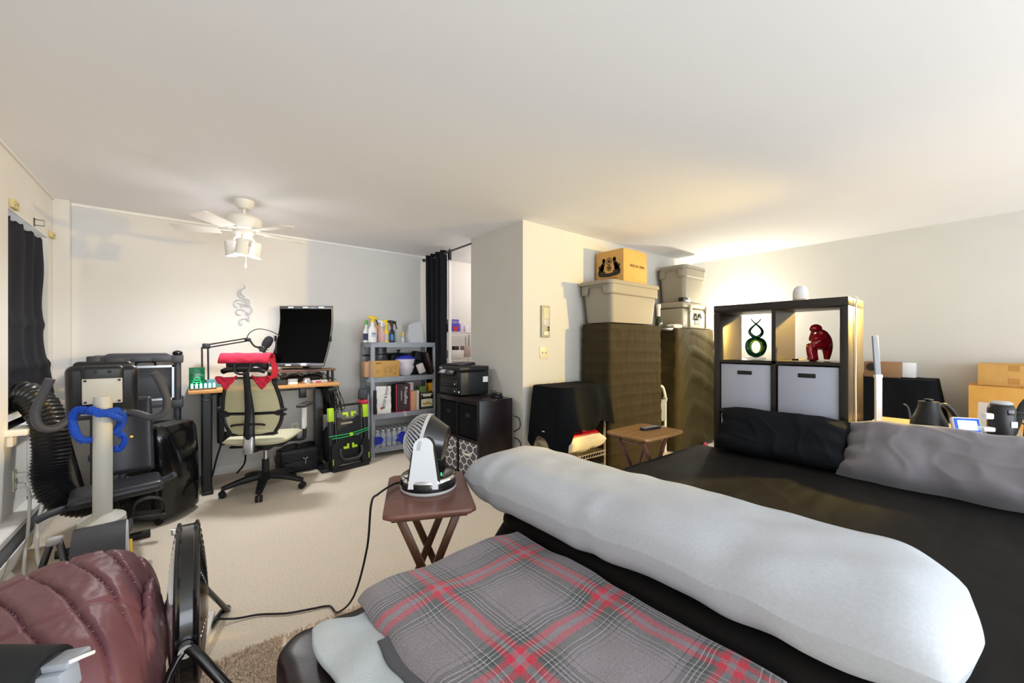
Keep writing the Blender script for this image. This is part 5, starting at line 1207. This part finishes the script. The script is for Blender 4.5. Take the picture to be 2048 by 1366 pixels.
t = tag(MB().tube([(3.40, -.02, BZ+.01), (3.44, -.06, BZ+.16), (3.50, -.1, BZ+.2)], .01, 6, 4, flat=2).build('black_cable_bundle', M_blkm), 'black cable bundle rising behind the power strip tower', 'cables')

# ------------------------------------------------------------------ far right: draped chest, boxes, lamps
t = thing('draped_chest', 'black sheet draped over a chest against the right wall', 'chest', (5.37, .80, 0), -90)
drape(.80, .46, .95, .02, fold=.03, nf=9, flare=.12, seed=12, wr=.006, ns=180, nt=40, r=.04).build('black_sheet', M_clothb, t)
MB().bx(-.38, .38, -.21, .21, 0, .94, .01).build('chest_body', M_esp, t)
t = thing('small_device_box', 'open brown cardboard box with black gadget on the draped chest', 'box', (5.30, .83, .957), -90)
MB().bx(-.06, .20, -.07, .07, 0, .15, .003).build('carton', mat('carton_brown', '8f6d4c', .7), t)
MB().bx(-.24, -.05, -.06, .06, 0, .03).build('carton_flap', M_brn, t)
q = MB(); q.cyl((.0, -.075, .10), (.0, -.09, .10), .04, 10); q.box((.03, -.085, .085), (.05, .02, .03), (0, 30, 0), .004); q.build('black_gadget', M_blkm, t)
t = tag(at(MB().bx(-.05, .05, -.07, .07, 0, .12, .02, 3).box((-.0, 0, .14), (.07, .1, .08), None, .02, 3).build('grey_metal_gadget', M_steel), (5.28, 1.0, .985), -90), 'grey metal gadget beside the open box on the draped chest', 'gadget')
for k in range(2): 
    t = tag(at(MB().cyl((-.05, 0, 0), (.05, 0, 0), .012, 10).cyl((-.05, 0, 0), (-.03, 0, 0), .016, 10).build('wooden_peg', M_kraft), (5.26, 1.10, 1.02+.05*k), -90), ('lower' if k == 0 else 'upper')+' wooden peg at the left end of the grey metal gadget', 'peg')
    t['group'] = 'wooden pegs on the gadget'
t = tag(MB().bx(5.2, 5.36, 1.05, 1.15, .957, 1.0, .003).build('peg_stand', M_brn), 'low brown stand under the wooden pegs', 'stand')
t = tag(at(MB().bx(-.06, .06, -.05, .05, 0, .14, .003).build('small_white_box', M_wht), (5.42, .60, .957), -90), 'small white box at the right end of the draped chest', 'box')
def carton(lab, loc, w, d, h, m, rz=-90):
    t = thing('cardboard_box', lab, 'box', loc, rz)
    MB().bx(-w/2, w/2, -d/2, d/2, 0, h, .003).build('carton', m, t)
    MB().box((-w/4, 0, h+.003), (w/2-.004, d-.004, .004), (0, -.8, 0)).build('top_flap', m, t); MB().box((w/4, 0, h+.003), (w/2-.004, d-.004, .004), (0, .8, 0)).build('top_flap', m, t)
    return t
t = carton('lower cardboard box of the stack at the right wall', (5.36, -.08, 0), .56, .46, .925, M_kraft2)
t = carton('upper cardboard box with two brown tape strips at the right wall', (5.38, -.14, .933), .58, .42, .175, M_kraft)
for z in (.02, .125): MB().bx(-.125, -.07, -.2125, -.21, z, z+.045).build('tape_strip', M_tan, t)
def floor_lamp(lab, loc, h):
    t = thing('floor_lamp', lab, 'lamp', loc)
    MB().lathe([(0, 0), (.13, 0), (.13, .015), (.02, .03), (0, .03)], 28).build('base', M_blk, t)
    MB().cyl((0, 0, .02), (0, 0, h-.12), .011, 10).build('pole', M_blk, t)
    MB().lathe([(.0, h-.12), (.02, h-.12), (.03, h-.09), (0, h-.085)], 16).build('bulb_holder', M_blk, t)
    return t
floor_lamp('black floor lamp beyond the bedside table near the cardboard box stack', (4.62, -.30, 0), 1.93)
floor_lamp('black floor lamp with bare warm bulb behind the bookcase near the corner', (5.40, 2.16, 0), 1.66)

# ------------------------------------------------------------------ bed
t = thing('bed', 'large bed made with a black fitted sheet', 'bed', (2.0, .45, 0))
M_sheet = mat('black_sheet', '131110', .7, bump=.06, bs=300, spec=.2)
BX, BY = 1.87, 2.0
q = MB(); ns = 300; P = rrect(BX, BY, .11, ns)
def fsh(u, v):
    x, y, nx, ny = P[int(round(u*ns)) % ns]
    if v < .35:
        a = v/.35*PI/2; r = .06; k = r*(math.sin(a)-1); z = .55-r*(1-math.cos(a)); o = k
    else:
        w_ = (v-.35)/.65; z = .49-.46*w_; o = .02*w_+.045*w_*(.5+.5*math.sin(u*2*PI*26+2*nz(u*14, w_*2, 1)))*(.3+.7*abs(nz(u*9, 2, 3)))+.012*math.sin(w_*9+8*nz(u*5, 0, 1))*(1-w_)
    if v >= .35: o += .17*w_*math.exp(-(math.hypot(x+BX/2, y-BY/2)/.3)**2)
    return (x+nx*o, y+ny*o, z+.004*nz(x*5, y*5, 0))
q.grid(fsh, ns, 34, wrap=True)
def ftop(u, v):
    x, y, nx, ny = P[int(round(u*ns)) % ns]; x -= nx*.06; y -= ny*.06; k = 1-v
    X, Y = x*k, y*k; e = min(1, v*8)
    wr = .010*nz(X*1.6, Y*1.6, 2)+.004*abs(nz(X*2.5+3, Y*9, 4))+.003*nz(X*7, Y*18, 1)
    return (X, Y, .55+.004*nz(x*5, y*5, 0)*k+e*wr)
q.grid(ftop, ns, 70, wrap=True)
q.build('fitted_sheet', M_sheet, t)
MB().bx(-.86, .86, -.92, .92, .02, .42, .02).build('mattress_base', M_blkm, t)
t = thing('body_pillow', 'long pale grey body pillow lying along the bed foot', 'pillow', (1.24, .82, .66), 90)
q = pillow(1.54, .49, .235, .010, 3, e=3.2, p=.5, nu=140, nv=60, fr=4, horn=-.03, ex=14)
for i in range(len(q.v)):
    x, y, z = q.v[i]; y2 = y; w_ = .006*math.sin(x*26+7*nz(x*3, y*3, 0))*max(0, abs(y)-.1)/.15
    zz = z+w_+.010*nz(x*2.2, y*3, 7)
    a_ = min(1, abs(x)/.78); y2 *= 1-.16*a_**14
    q.v[i] = (x, y2+.03*math.sin(x*2.2), max(zz, -.108))
M_bp = mat('jersey_grey', 'b6bac0', .9, var=.05, vs=140, bump=.1, bs=300)
q.build('pillow_case', M_bp, t)
sm = MB(); sm.tube([(-.73+1.46*i/40, -.222*(1-.06*(abs(-1+i/20))**8)*+.03*math.sin((-.73+1.46*i/40)*2.2)+.004, -.018) for i in range(41)], .003, 6, 2)
sm.build('side_seam', mat('seam_grey', 'aeb2b8', .9), t)
M_pblk = mat('pillow_black', '15171a', .9, bump=.12, bs=350, spec=.15)
def lean_pillow(lab, loc, L, H, T, rz, rx, m, seed, amp):
    t = thing('bed_pillow', lab, 'pillow', loc, rz, None, rx)
    q = pillow(L, H, T, amp, seed, e=4, p=.42, nu=90, nv=50, fr=5)
    for i in range(len(q.v)):
        x, y, z = q.v[i]
        pin = math.exp(-((abs(x)-L/2)/.10)**2)
        q.v[i] = (x+.0, y*(1-.06*pin)+.010*nz(x*6, 2, seed), z+.012*pin*math.sin(y*70+seed)+.016*nz(x*4+seed, y*7, 2)+(.010*(1-abs(nz(x*5+y*6+seed, y*4-x*3, 5))*3.5)**3*.6 if abs(nz(x*5+y*6+seed, y*4-x*3, 5)) < .28 else 0))
    q.build('pillow_case', m, t); return t
lean_pillow('black pillow leaning against the cube bookcase at the bed head', (2.872, .90, .70), .70, .31, .20, -90, 62, M_pblk, 2, .012)
lean_pillow('grey satin pillow slumped to the right of the black pillow', (2.885, .10, .685), .98, .36, .24, -92, 52, mat('pillow_grey', '6f6b70', .6, bump=.06, bs=300, sheen=.3), 11, .02)

# ------------------------------------------------------------------ rug, ottoman, blankets
q = MB()
def frug(u, v): return (-.15+1.5*u, .1+1.87*v, .006+.005*abs(nz(u*90, v*110, 0)))
q.grid(frug, 150, 190)
rug = MB(); rug.v, rug.f = q.v, q.f
t = thing('shag_rug', 'brown beige shag rug under the leather ottoman', 'rug', (0, 0, 0))
M_shag = mat('shag_brown', 'f0dfcb', .95, var=.14, vs=55, bump=.5, bs=150)
rug.build('rug_base', M_shag, t)
q = MB(); rr = random.Random(3)
for k in range(26000):
    x = -.15+1.5*rr.random()
    if k % 4: x = -.15+.45*rr.random()
    y = 1.2+.775*rr.random() if x < .3 else 1.6+.375*rr.random(); h = .014+.010*rr.random(); a = rr.random()*6.3; c, s = .004*math.cos(a), .004*math.sin(a); l = rr.uniform(-.01, .01), rr.uniform(-.01, .01)
    q.add([(x-c, y-s, .004), (x+c, y+s, .004), (x+l[0]+c*.6, y+l[1]+s*.6, h), (x+l[0]-c*.6, y+l[1]-s*.6, h)], [(0, 1, 2, 3)])
q.build('rug_pile', M_shag, t, kind='stuff')
t = thing('leather_ottoman', 'dark brown leather storage ottoman at the bed foot', 'ottoman', (.605, .81, 0))
M_lea = mat('leather_brown', '1f181a', .36, bump=.03, bs=160)
q = MB(); P = rrect(.84, .92, .07, 160)
prof = [(.97, .06), (.985, .10), (.985, .30), (.99, .315), (1.0, .34), (1.01, .38), (1.01, .42), (1.0, .448), (.98, .462), (.6, .468), (0, .47)]
def fot(u, v):
    i = int(round(u*160)) % 160; x, y, nx, ny = P[i]; k, z = prof[int(round(v*(len(prof)-1)))]
    g = .006*math.sin(u*2*PI*34+2*nz(u*9, v, 0))*(1 if 3 < v*10 < 9 else 0)*abs(nz(u*5, 3, 0))*2
    return (x*k+nx*g, y*k+ny*g, z)
q.grid(fot, 160, len(prof), wrap=True); q.build('cushion_top', M_lea, t, sub=1, ang=80)
MB().tube([(x*1.004, y*1.004, .325) for x, y, _, _ in P], .006, 6, 1, True).build('piping', M_lea, t)
for sx in (-.34, .34):
    for sy in (-.38, .38): MB().cyl((sx, sy, 0), (sx, sy, .08), .025, 12, .03).build('leg', M_esp, t)
def sheetfn(x0, x1, y0, y1, z0, amp, seed, drops, wob=.02):
    def fn(u, v):
        x, y = x0+(x1-x0)*u, y0+(y1-y0)*v
        x += wob*nz(0, v*5, seed)*(1-u); y += wob*.8*nz(u*5, 3, seed)*v; z = z0+amp*nz(x*4+seed, y*4, seed)+amp*.5*nz(x*10, y*10, seed+4)
        dr = 0
        if 'R' in drops: d = max(0, x-1.02); dr += 9.0*d**1.35
        if 'F' in drops: d = max(0, y-1.19); dr += 4.0*d**1.35
        if 'L' in drops: d = max(0, .275-x); dr += 4.0*d**1.35
        return (x, y, z-min(dr, .3))
    return fn
t = thing('fleece_blanket', 'pale blue grey fleece folded under the plaid blanket on the ottoman', 'blanket', (0, 0, 0))
MB().grid(sheetfn(.26, .62, .36, 1.18, .494, .02, 5, '', .025), 50, 70).build('folded_fleece', mat('fleece_pale', 'b9c0c4', .95, var=.05, vs=14, bump=.35, bs=220), t, solid=.022, sub=1)
def plaid():
    m = bpy.data.materials.new('plaid_fleece'); m.use_nodes = True; nt = m.node_tree; b = nt.nodes['Principled BSDF']; b.inputs['Roughness'].default_value = .95; b.inputs['Sheen Weight'].default_value = .3
    tc = nt.nodes.new('ShaderNodeTexCoord')
    def N(t_, **k):
        n = nt.nodes.new(t_)
        for a, v in k.items(): setattr(n, a, v)
        return n
    nd = N('ShaderNodeTexNoise'); nd.inputs['Scale'].default_value = 5; nt.links.new(tc.outputs['Object'], nd.inputs['Vector'])
    vs = N('ShaderNodeVectorMath', operation='SUBTRACT'); nt.links.new(nd.outputs['Color'], vs.inputs[0]); vs.inputs[1].default_value = (.5, .5, .5)
    sc_ = N('ShaderNodeVectorMath', operation='SCALE'); nt.links.new(vs.outputs[0], sc_.inputs[0]); sc_.inputs['Scale'].default_value = .035
    ad = N('ShaderNodeVectorMath', operation='ADD'); nt.links.new(tc.outputs['Object'], ad.inputs[0]); nt.links.new(sc_.outputs[0], ad.inputs[1])
    rt = N('ShaderNodeVectorRotate', rotation_type='Z_AXIS'); rt.inputs['Angle'].default_value = R(-3); nt.links.new(ad.outputs[0], rt.inputs['Vector'])
    sp = N('ShaderNodeSeparateXYZ'); nt.links.new(rt.outputs[0], sp.inputs[0])
    base, dk, wht, red, blk = '878086', '585b5b', 'b3b4b5', 'c81f40', '393c3f'
    st = [(0, base), (.20, blk), (.207, base), (.245, blk), (.253, base), (.28, dk), (.30, wht), (.308, dk), (.33, blk), (.345, wht), (.352, dk), (.40, dk), (.42, red), (.475, base), (.525, red), (.58, dk), (.60, blk), (.625, wht), (.632, blk), (.655, wht), (.662, blk), (.685, wht), (.692, dk), (.72, blk), (.73, base), (.77, blk), (.778, base)]
    def axis(o, off):
        a = N('ShaderNodeMath', operation='MULTIPLY_ADD'); nt.links.new(o, a.inputs[0]); a.inputs[1].default_value = 1/.345; a.inputs[2].default_value = off
        f = N('ShaderNodeMath', operation='FRACT'); nt.links.new(a.outputs[0], f.inputs[0])
        r = N('ShaderNodeValToRGB'); cr = r.color_ramp; cr.interpolation = 'CONSTANT'
        cr.elements[0].position = 0; cr.elements[0].color = (*lin(st[0][1]), 1); cr.elements.remove(cr.elements[1])
        for p, c in st[1:]: e = cr.elements.new(p); e.color = (*lin(c), 1)
        nt.links.new(f.outputs[0], r.inputs[0]); return r.outputs[0]
    a = axis(sp.outputs[0], .5-.64/.345+2); c = axis(sp.outputs[1], .5-1.03/.345+3)
    mx = N('ShaderNodeMix', data_type='RGBA', blend_type='MULTIPLY'); mx.inputs['Factor'].default_value = 1
    m2 = N('ShaderNodeMix', data_type='RGBA'); m2.inputs['Factor'].default_value = .5; nt.links.new(a, m2.inputs[6]); nt.links.new(c, m2.inputs[7])
    n2 = N('ShaderNodeTexNoise'); n2.inputs['Scale'].default_value = 260; nt.links.new(tc.outputs['Object'], n2.inputs['Vector'])
    r2 = N('ShaderNodeValToRGB'); r2.color_ramp.elements[0].color = (.72, .72, .72, 1); r2.color_ramp.elements[1].color = (1.15, 1.15, 1.15, 1); r2.color_ramp.elements[0].position = .3; r2.color_ramp.elements[1].position = .7; nt.links.new(n2.outputs['Fac'], r2.inputs[0])
    nt.links.new(m2.outputs[2], mx.inputs[6]); nt.links.new(r2.outputs[0], mx.inputs[7]); nt.links.new(mx.outputs[2], b.inputs['Base Color'])
    bp = N('ShaderNodeBump'); bp.inputs['Strength'].default_value = .3; bp.inputs['Distance'].default_value = .005; nt.links.new(n2.outputs['Fac'], bp.inputs['Height']); nt.links.new(bp.outputs[0], b.inputs['Normal']); return m
M_pl = plaid()
t = thing('plaid_blanket', 'grey and red plaid fleece blanket folded over the ottoman', 'blanket', (0, 0, 0))
f1 = sheetfn(.40, 1.05, .30, 1.235, .522, .014, 1, 'R', .03)
def fpl(u, v):
    x, y, z = f1(u, v); d = 1-min(1, u/.05); z -= .024*d*d; return (x-.05*(1-v)*0+.05*(v-.6)*(1-u)*0, y, z)
MB().grid(fpl, 80, 110).build('top_layer', M_pl, t, solid=.018, sub=1)
MB().grid(sheetfn(.375, .62, .32, 1.02, .505, .006, 2, ''), 30, 60).build('under_layer', mat('fleece_dark', '55565b', .95, bump=.3, bs=220), t, solid=.02, sub=1)

# ------------------------------------------------------------------ drum fan, quilt, roller at bottom left
t = thing('drum_floor_fan', 'large black drum floor fan on a tubular stand seen edge on', 'fan', (-.0, 1.85, .345), -1); t.scale = (.88, .9, .9)
M_fanb = mat('enamel_black', '121214', .2, coat=.4)
def ringx(r, x, n=72): return [(x, r*math.cos(2*PI*i/n), r*math.sin(2*PI*i/n)) for i in range(n)]
q = MB(); prf = [(-.030, .285), (-.034, .298), (-.026, .302), (-.018, .296), (.018, .296), (.026, .302), (.034, .298), (.030, .285)]
def fdr(u, v):
    x, r = prf[int(round(v*7))]; a = 2*PI*u; return (x, r*math.cos(a), r*math.sin(a))
q.grid(fdr, 96, 8, wrap=True); q.build('drum_shell', M_fanb, t, ang=30)
for x in (-.030, .030): MB().tube(ringx(.3, x), .007, 8, 1, True).build('drum_rim', M_fanb, t)
for sgn in (-1, 1):
    q = MB()
    for k in range(11):
        r0 = .29-.024*k; q.tube(ringx(r0, sgn*(.036+.028*(1-(r0/.3)**2)), 48), .0022, 5, 1, True)
    for k in range(8):
        a = PI*k/4; q.tube([(sgn*.036, .29*math.cos(a), .29*math.sin(a)), (sgn*.056, .15*math.cos(a), .15*math.sin(a)), (sgn*.064, .04*math.cos(a), .04*math.sin(a))], .0025, 5, 3)
    q.build('wire_guard', M_chrome, t, kind='stuff')
for k in range(3):
    a = 2*PI*k/3; MB().grid(lambda u, v: (.03*(v-.5), (.04+.21*u)*math.cos(a+1.2*(v-.5)), (.04+.21*u)*math.sin(a+1.2*(v-.5))), 6, 6).build('fan_blade', M_steel, t, solid=.003)
MB().cyl((-.03, 0, 0), (.03, 0, 0), .06, 20).build('motor', M_blk, t)
MB().tube([(-.03, .20, .225), (-.06, .20, .235), (-.06, .235, .20), (-.03, .235, .185)], .004, 6).build('carry_handle', M_silver, t)
for yy in (-.30, .30):
    MB().cyl((0, yy, 0), (0, yy*1.1, 0), .022, 14).build('pivot_knob', M_silver, t)
MB().tube([(.0, .315, .0), (.05, .35, -.115), (.15, .52, -.355), (.155, .55, -.365), (.13, .53, -.368), (.06, .40, -.368), (-.10, .34, -.368)], .013, 10, 4).build('stand_tube', M_fanb, t)
MB().tube([(.0, -.315, 0), (.04, -.34, -.03), (.26, -.5, -.355), (.22, -.5, -.368), (-.10, -.36, -.368)], .017, 10, 3).build('stand_tube', M_fanb, t)
MB().tube([(.0, -.315, 0), (-.04, -.33, -.05), (-.16, -.36, -.355), (-.16, .3, -.368), (-.04, .33, -.05), (0, .315, 0)], .013, 10, 3).build('stand_tube', M_fanb, t)
t = thing('white_power_strip', 'white power strip lying on the carpet behind the drum fan', 'power strip', (.05, 2.22, 0), 80)
MB().bx(-.11, .11, -.03, .03, 0, .035, .006).build('strip_body', M_white, t)
q = MB()
for k in range(4): q.bx(-.09+.045*k, -.065+.045*k, -.012, .012, .035, .037)
q.build('socket', M_lgrey, t, kind='stuff')
t = thing('quilted_duvet', 'maroon quilted puffer duvet heaped beside the drum fan', 'duvet', (0, 0, 0))
M_mar = mat('maroon_nylon', '734a52', .45, var=.06, vs=6, bump=.22, bs=30, spec=.4)
def fdv(u, v):
    # u across (left wall to fan), v from far to near
    x = -.80+.73*u; 
    yc = 2.12-.80*v
    base = .35+.16*math.sin(PI/2*min(1, u*1.25))+.03*math.sin(PI*(.2+.6*v))
    e = min(1, max(0, (1-abs(2*u-1)**6)))*min(1, max(0, 1-abs(2*v-1)**8))
    z = base*e**.5
    ph = (x*1.0+yc*.42)/.085; s1 = abs(math.sin(PI*ph)); s2 = abs(math.sin(PI*((yc-.35*x)/.34)))
    puff = .021*(min(1, s1*2.2)**.6)*(.6+.4*min(1, s2*6))
    wr = .005*abs(nz(x*26, yc*7, 0))+.002*nz(x*60, yc*30, 3)
    z2 = max(.012, z+puff+wr*e)
    b = 1-e**.5
    return (x+(u-.5)*.06*(e**.5)+.01*nz(z2*9, yc*5, 2), yc+(.5-v)*.10*(1-b), z2)
MB().grid(fdv, 150, 170).build('quilted_shell', M_mar, t)
def fhem(u, v):
    y = 2.05-.62*u; k = math.sin(PI*u)**.4
    return (-.10+.035*math.sin(v*PI)*k+.008*nz(u*30, v*6, 1), y, .46*k*(1-.85*v)+.03+.012*nz(u*26, v*5, 4))
MB().grid(fhem, 70, 18).build('gathered_hem', M_mar, t, solid=.02)
t = thing('exercise_roller', 'black padded roller with grey metal end clamp at the bottom left corner', 'roller', (-.222, 1.24, .592), -39)
MB().tube([(-.35, 0, 0), (.0, 0, 0)], .05, 24).build('foam_roll', mat('foam_roll', '1c1e1f', .8, bump=.2, bs=300), t)
MB().tube([(-.0, 0, 0), (.012, 0, 0)], .038, 20).build('end_ring', M_steel, t)
MB().box((.035, -.0, .030), (.055, .05, .016), (0, -10, 0), .005).build('clamp_top', M_grey, t)
MB().box((.035, -.015, .0), (.055, .04, .045), (0, -10, 0), .006).build('clamp_block', M_grey, t)
MB().tube([(.062, -.02, .04), (.07, -.0, .037), (.07, .02, .03)], .004, 8, 4).build('clamp_lever', M_white, t)
MB().tube([(.04, 0, -.02), (.06, -.02, -.6)], .014, 10).build('support_post', M_grey, t)
MB().tube([(-.33, 0, -.05), (-.34, -.02, -.6)], .018, 10).build('support_post', M_grey, t)
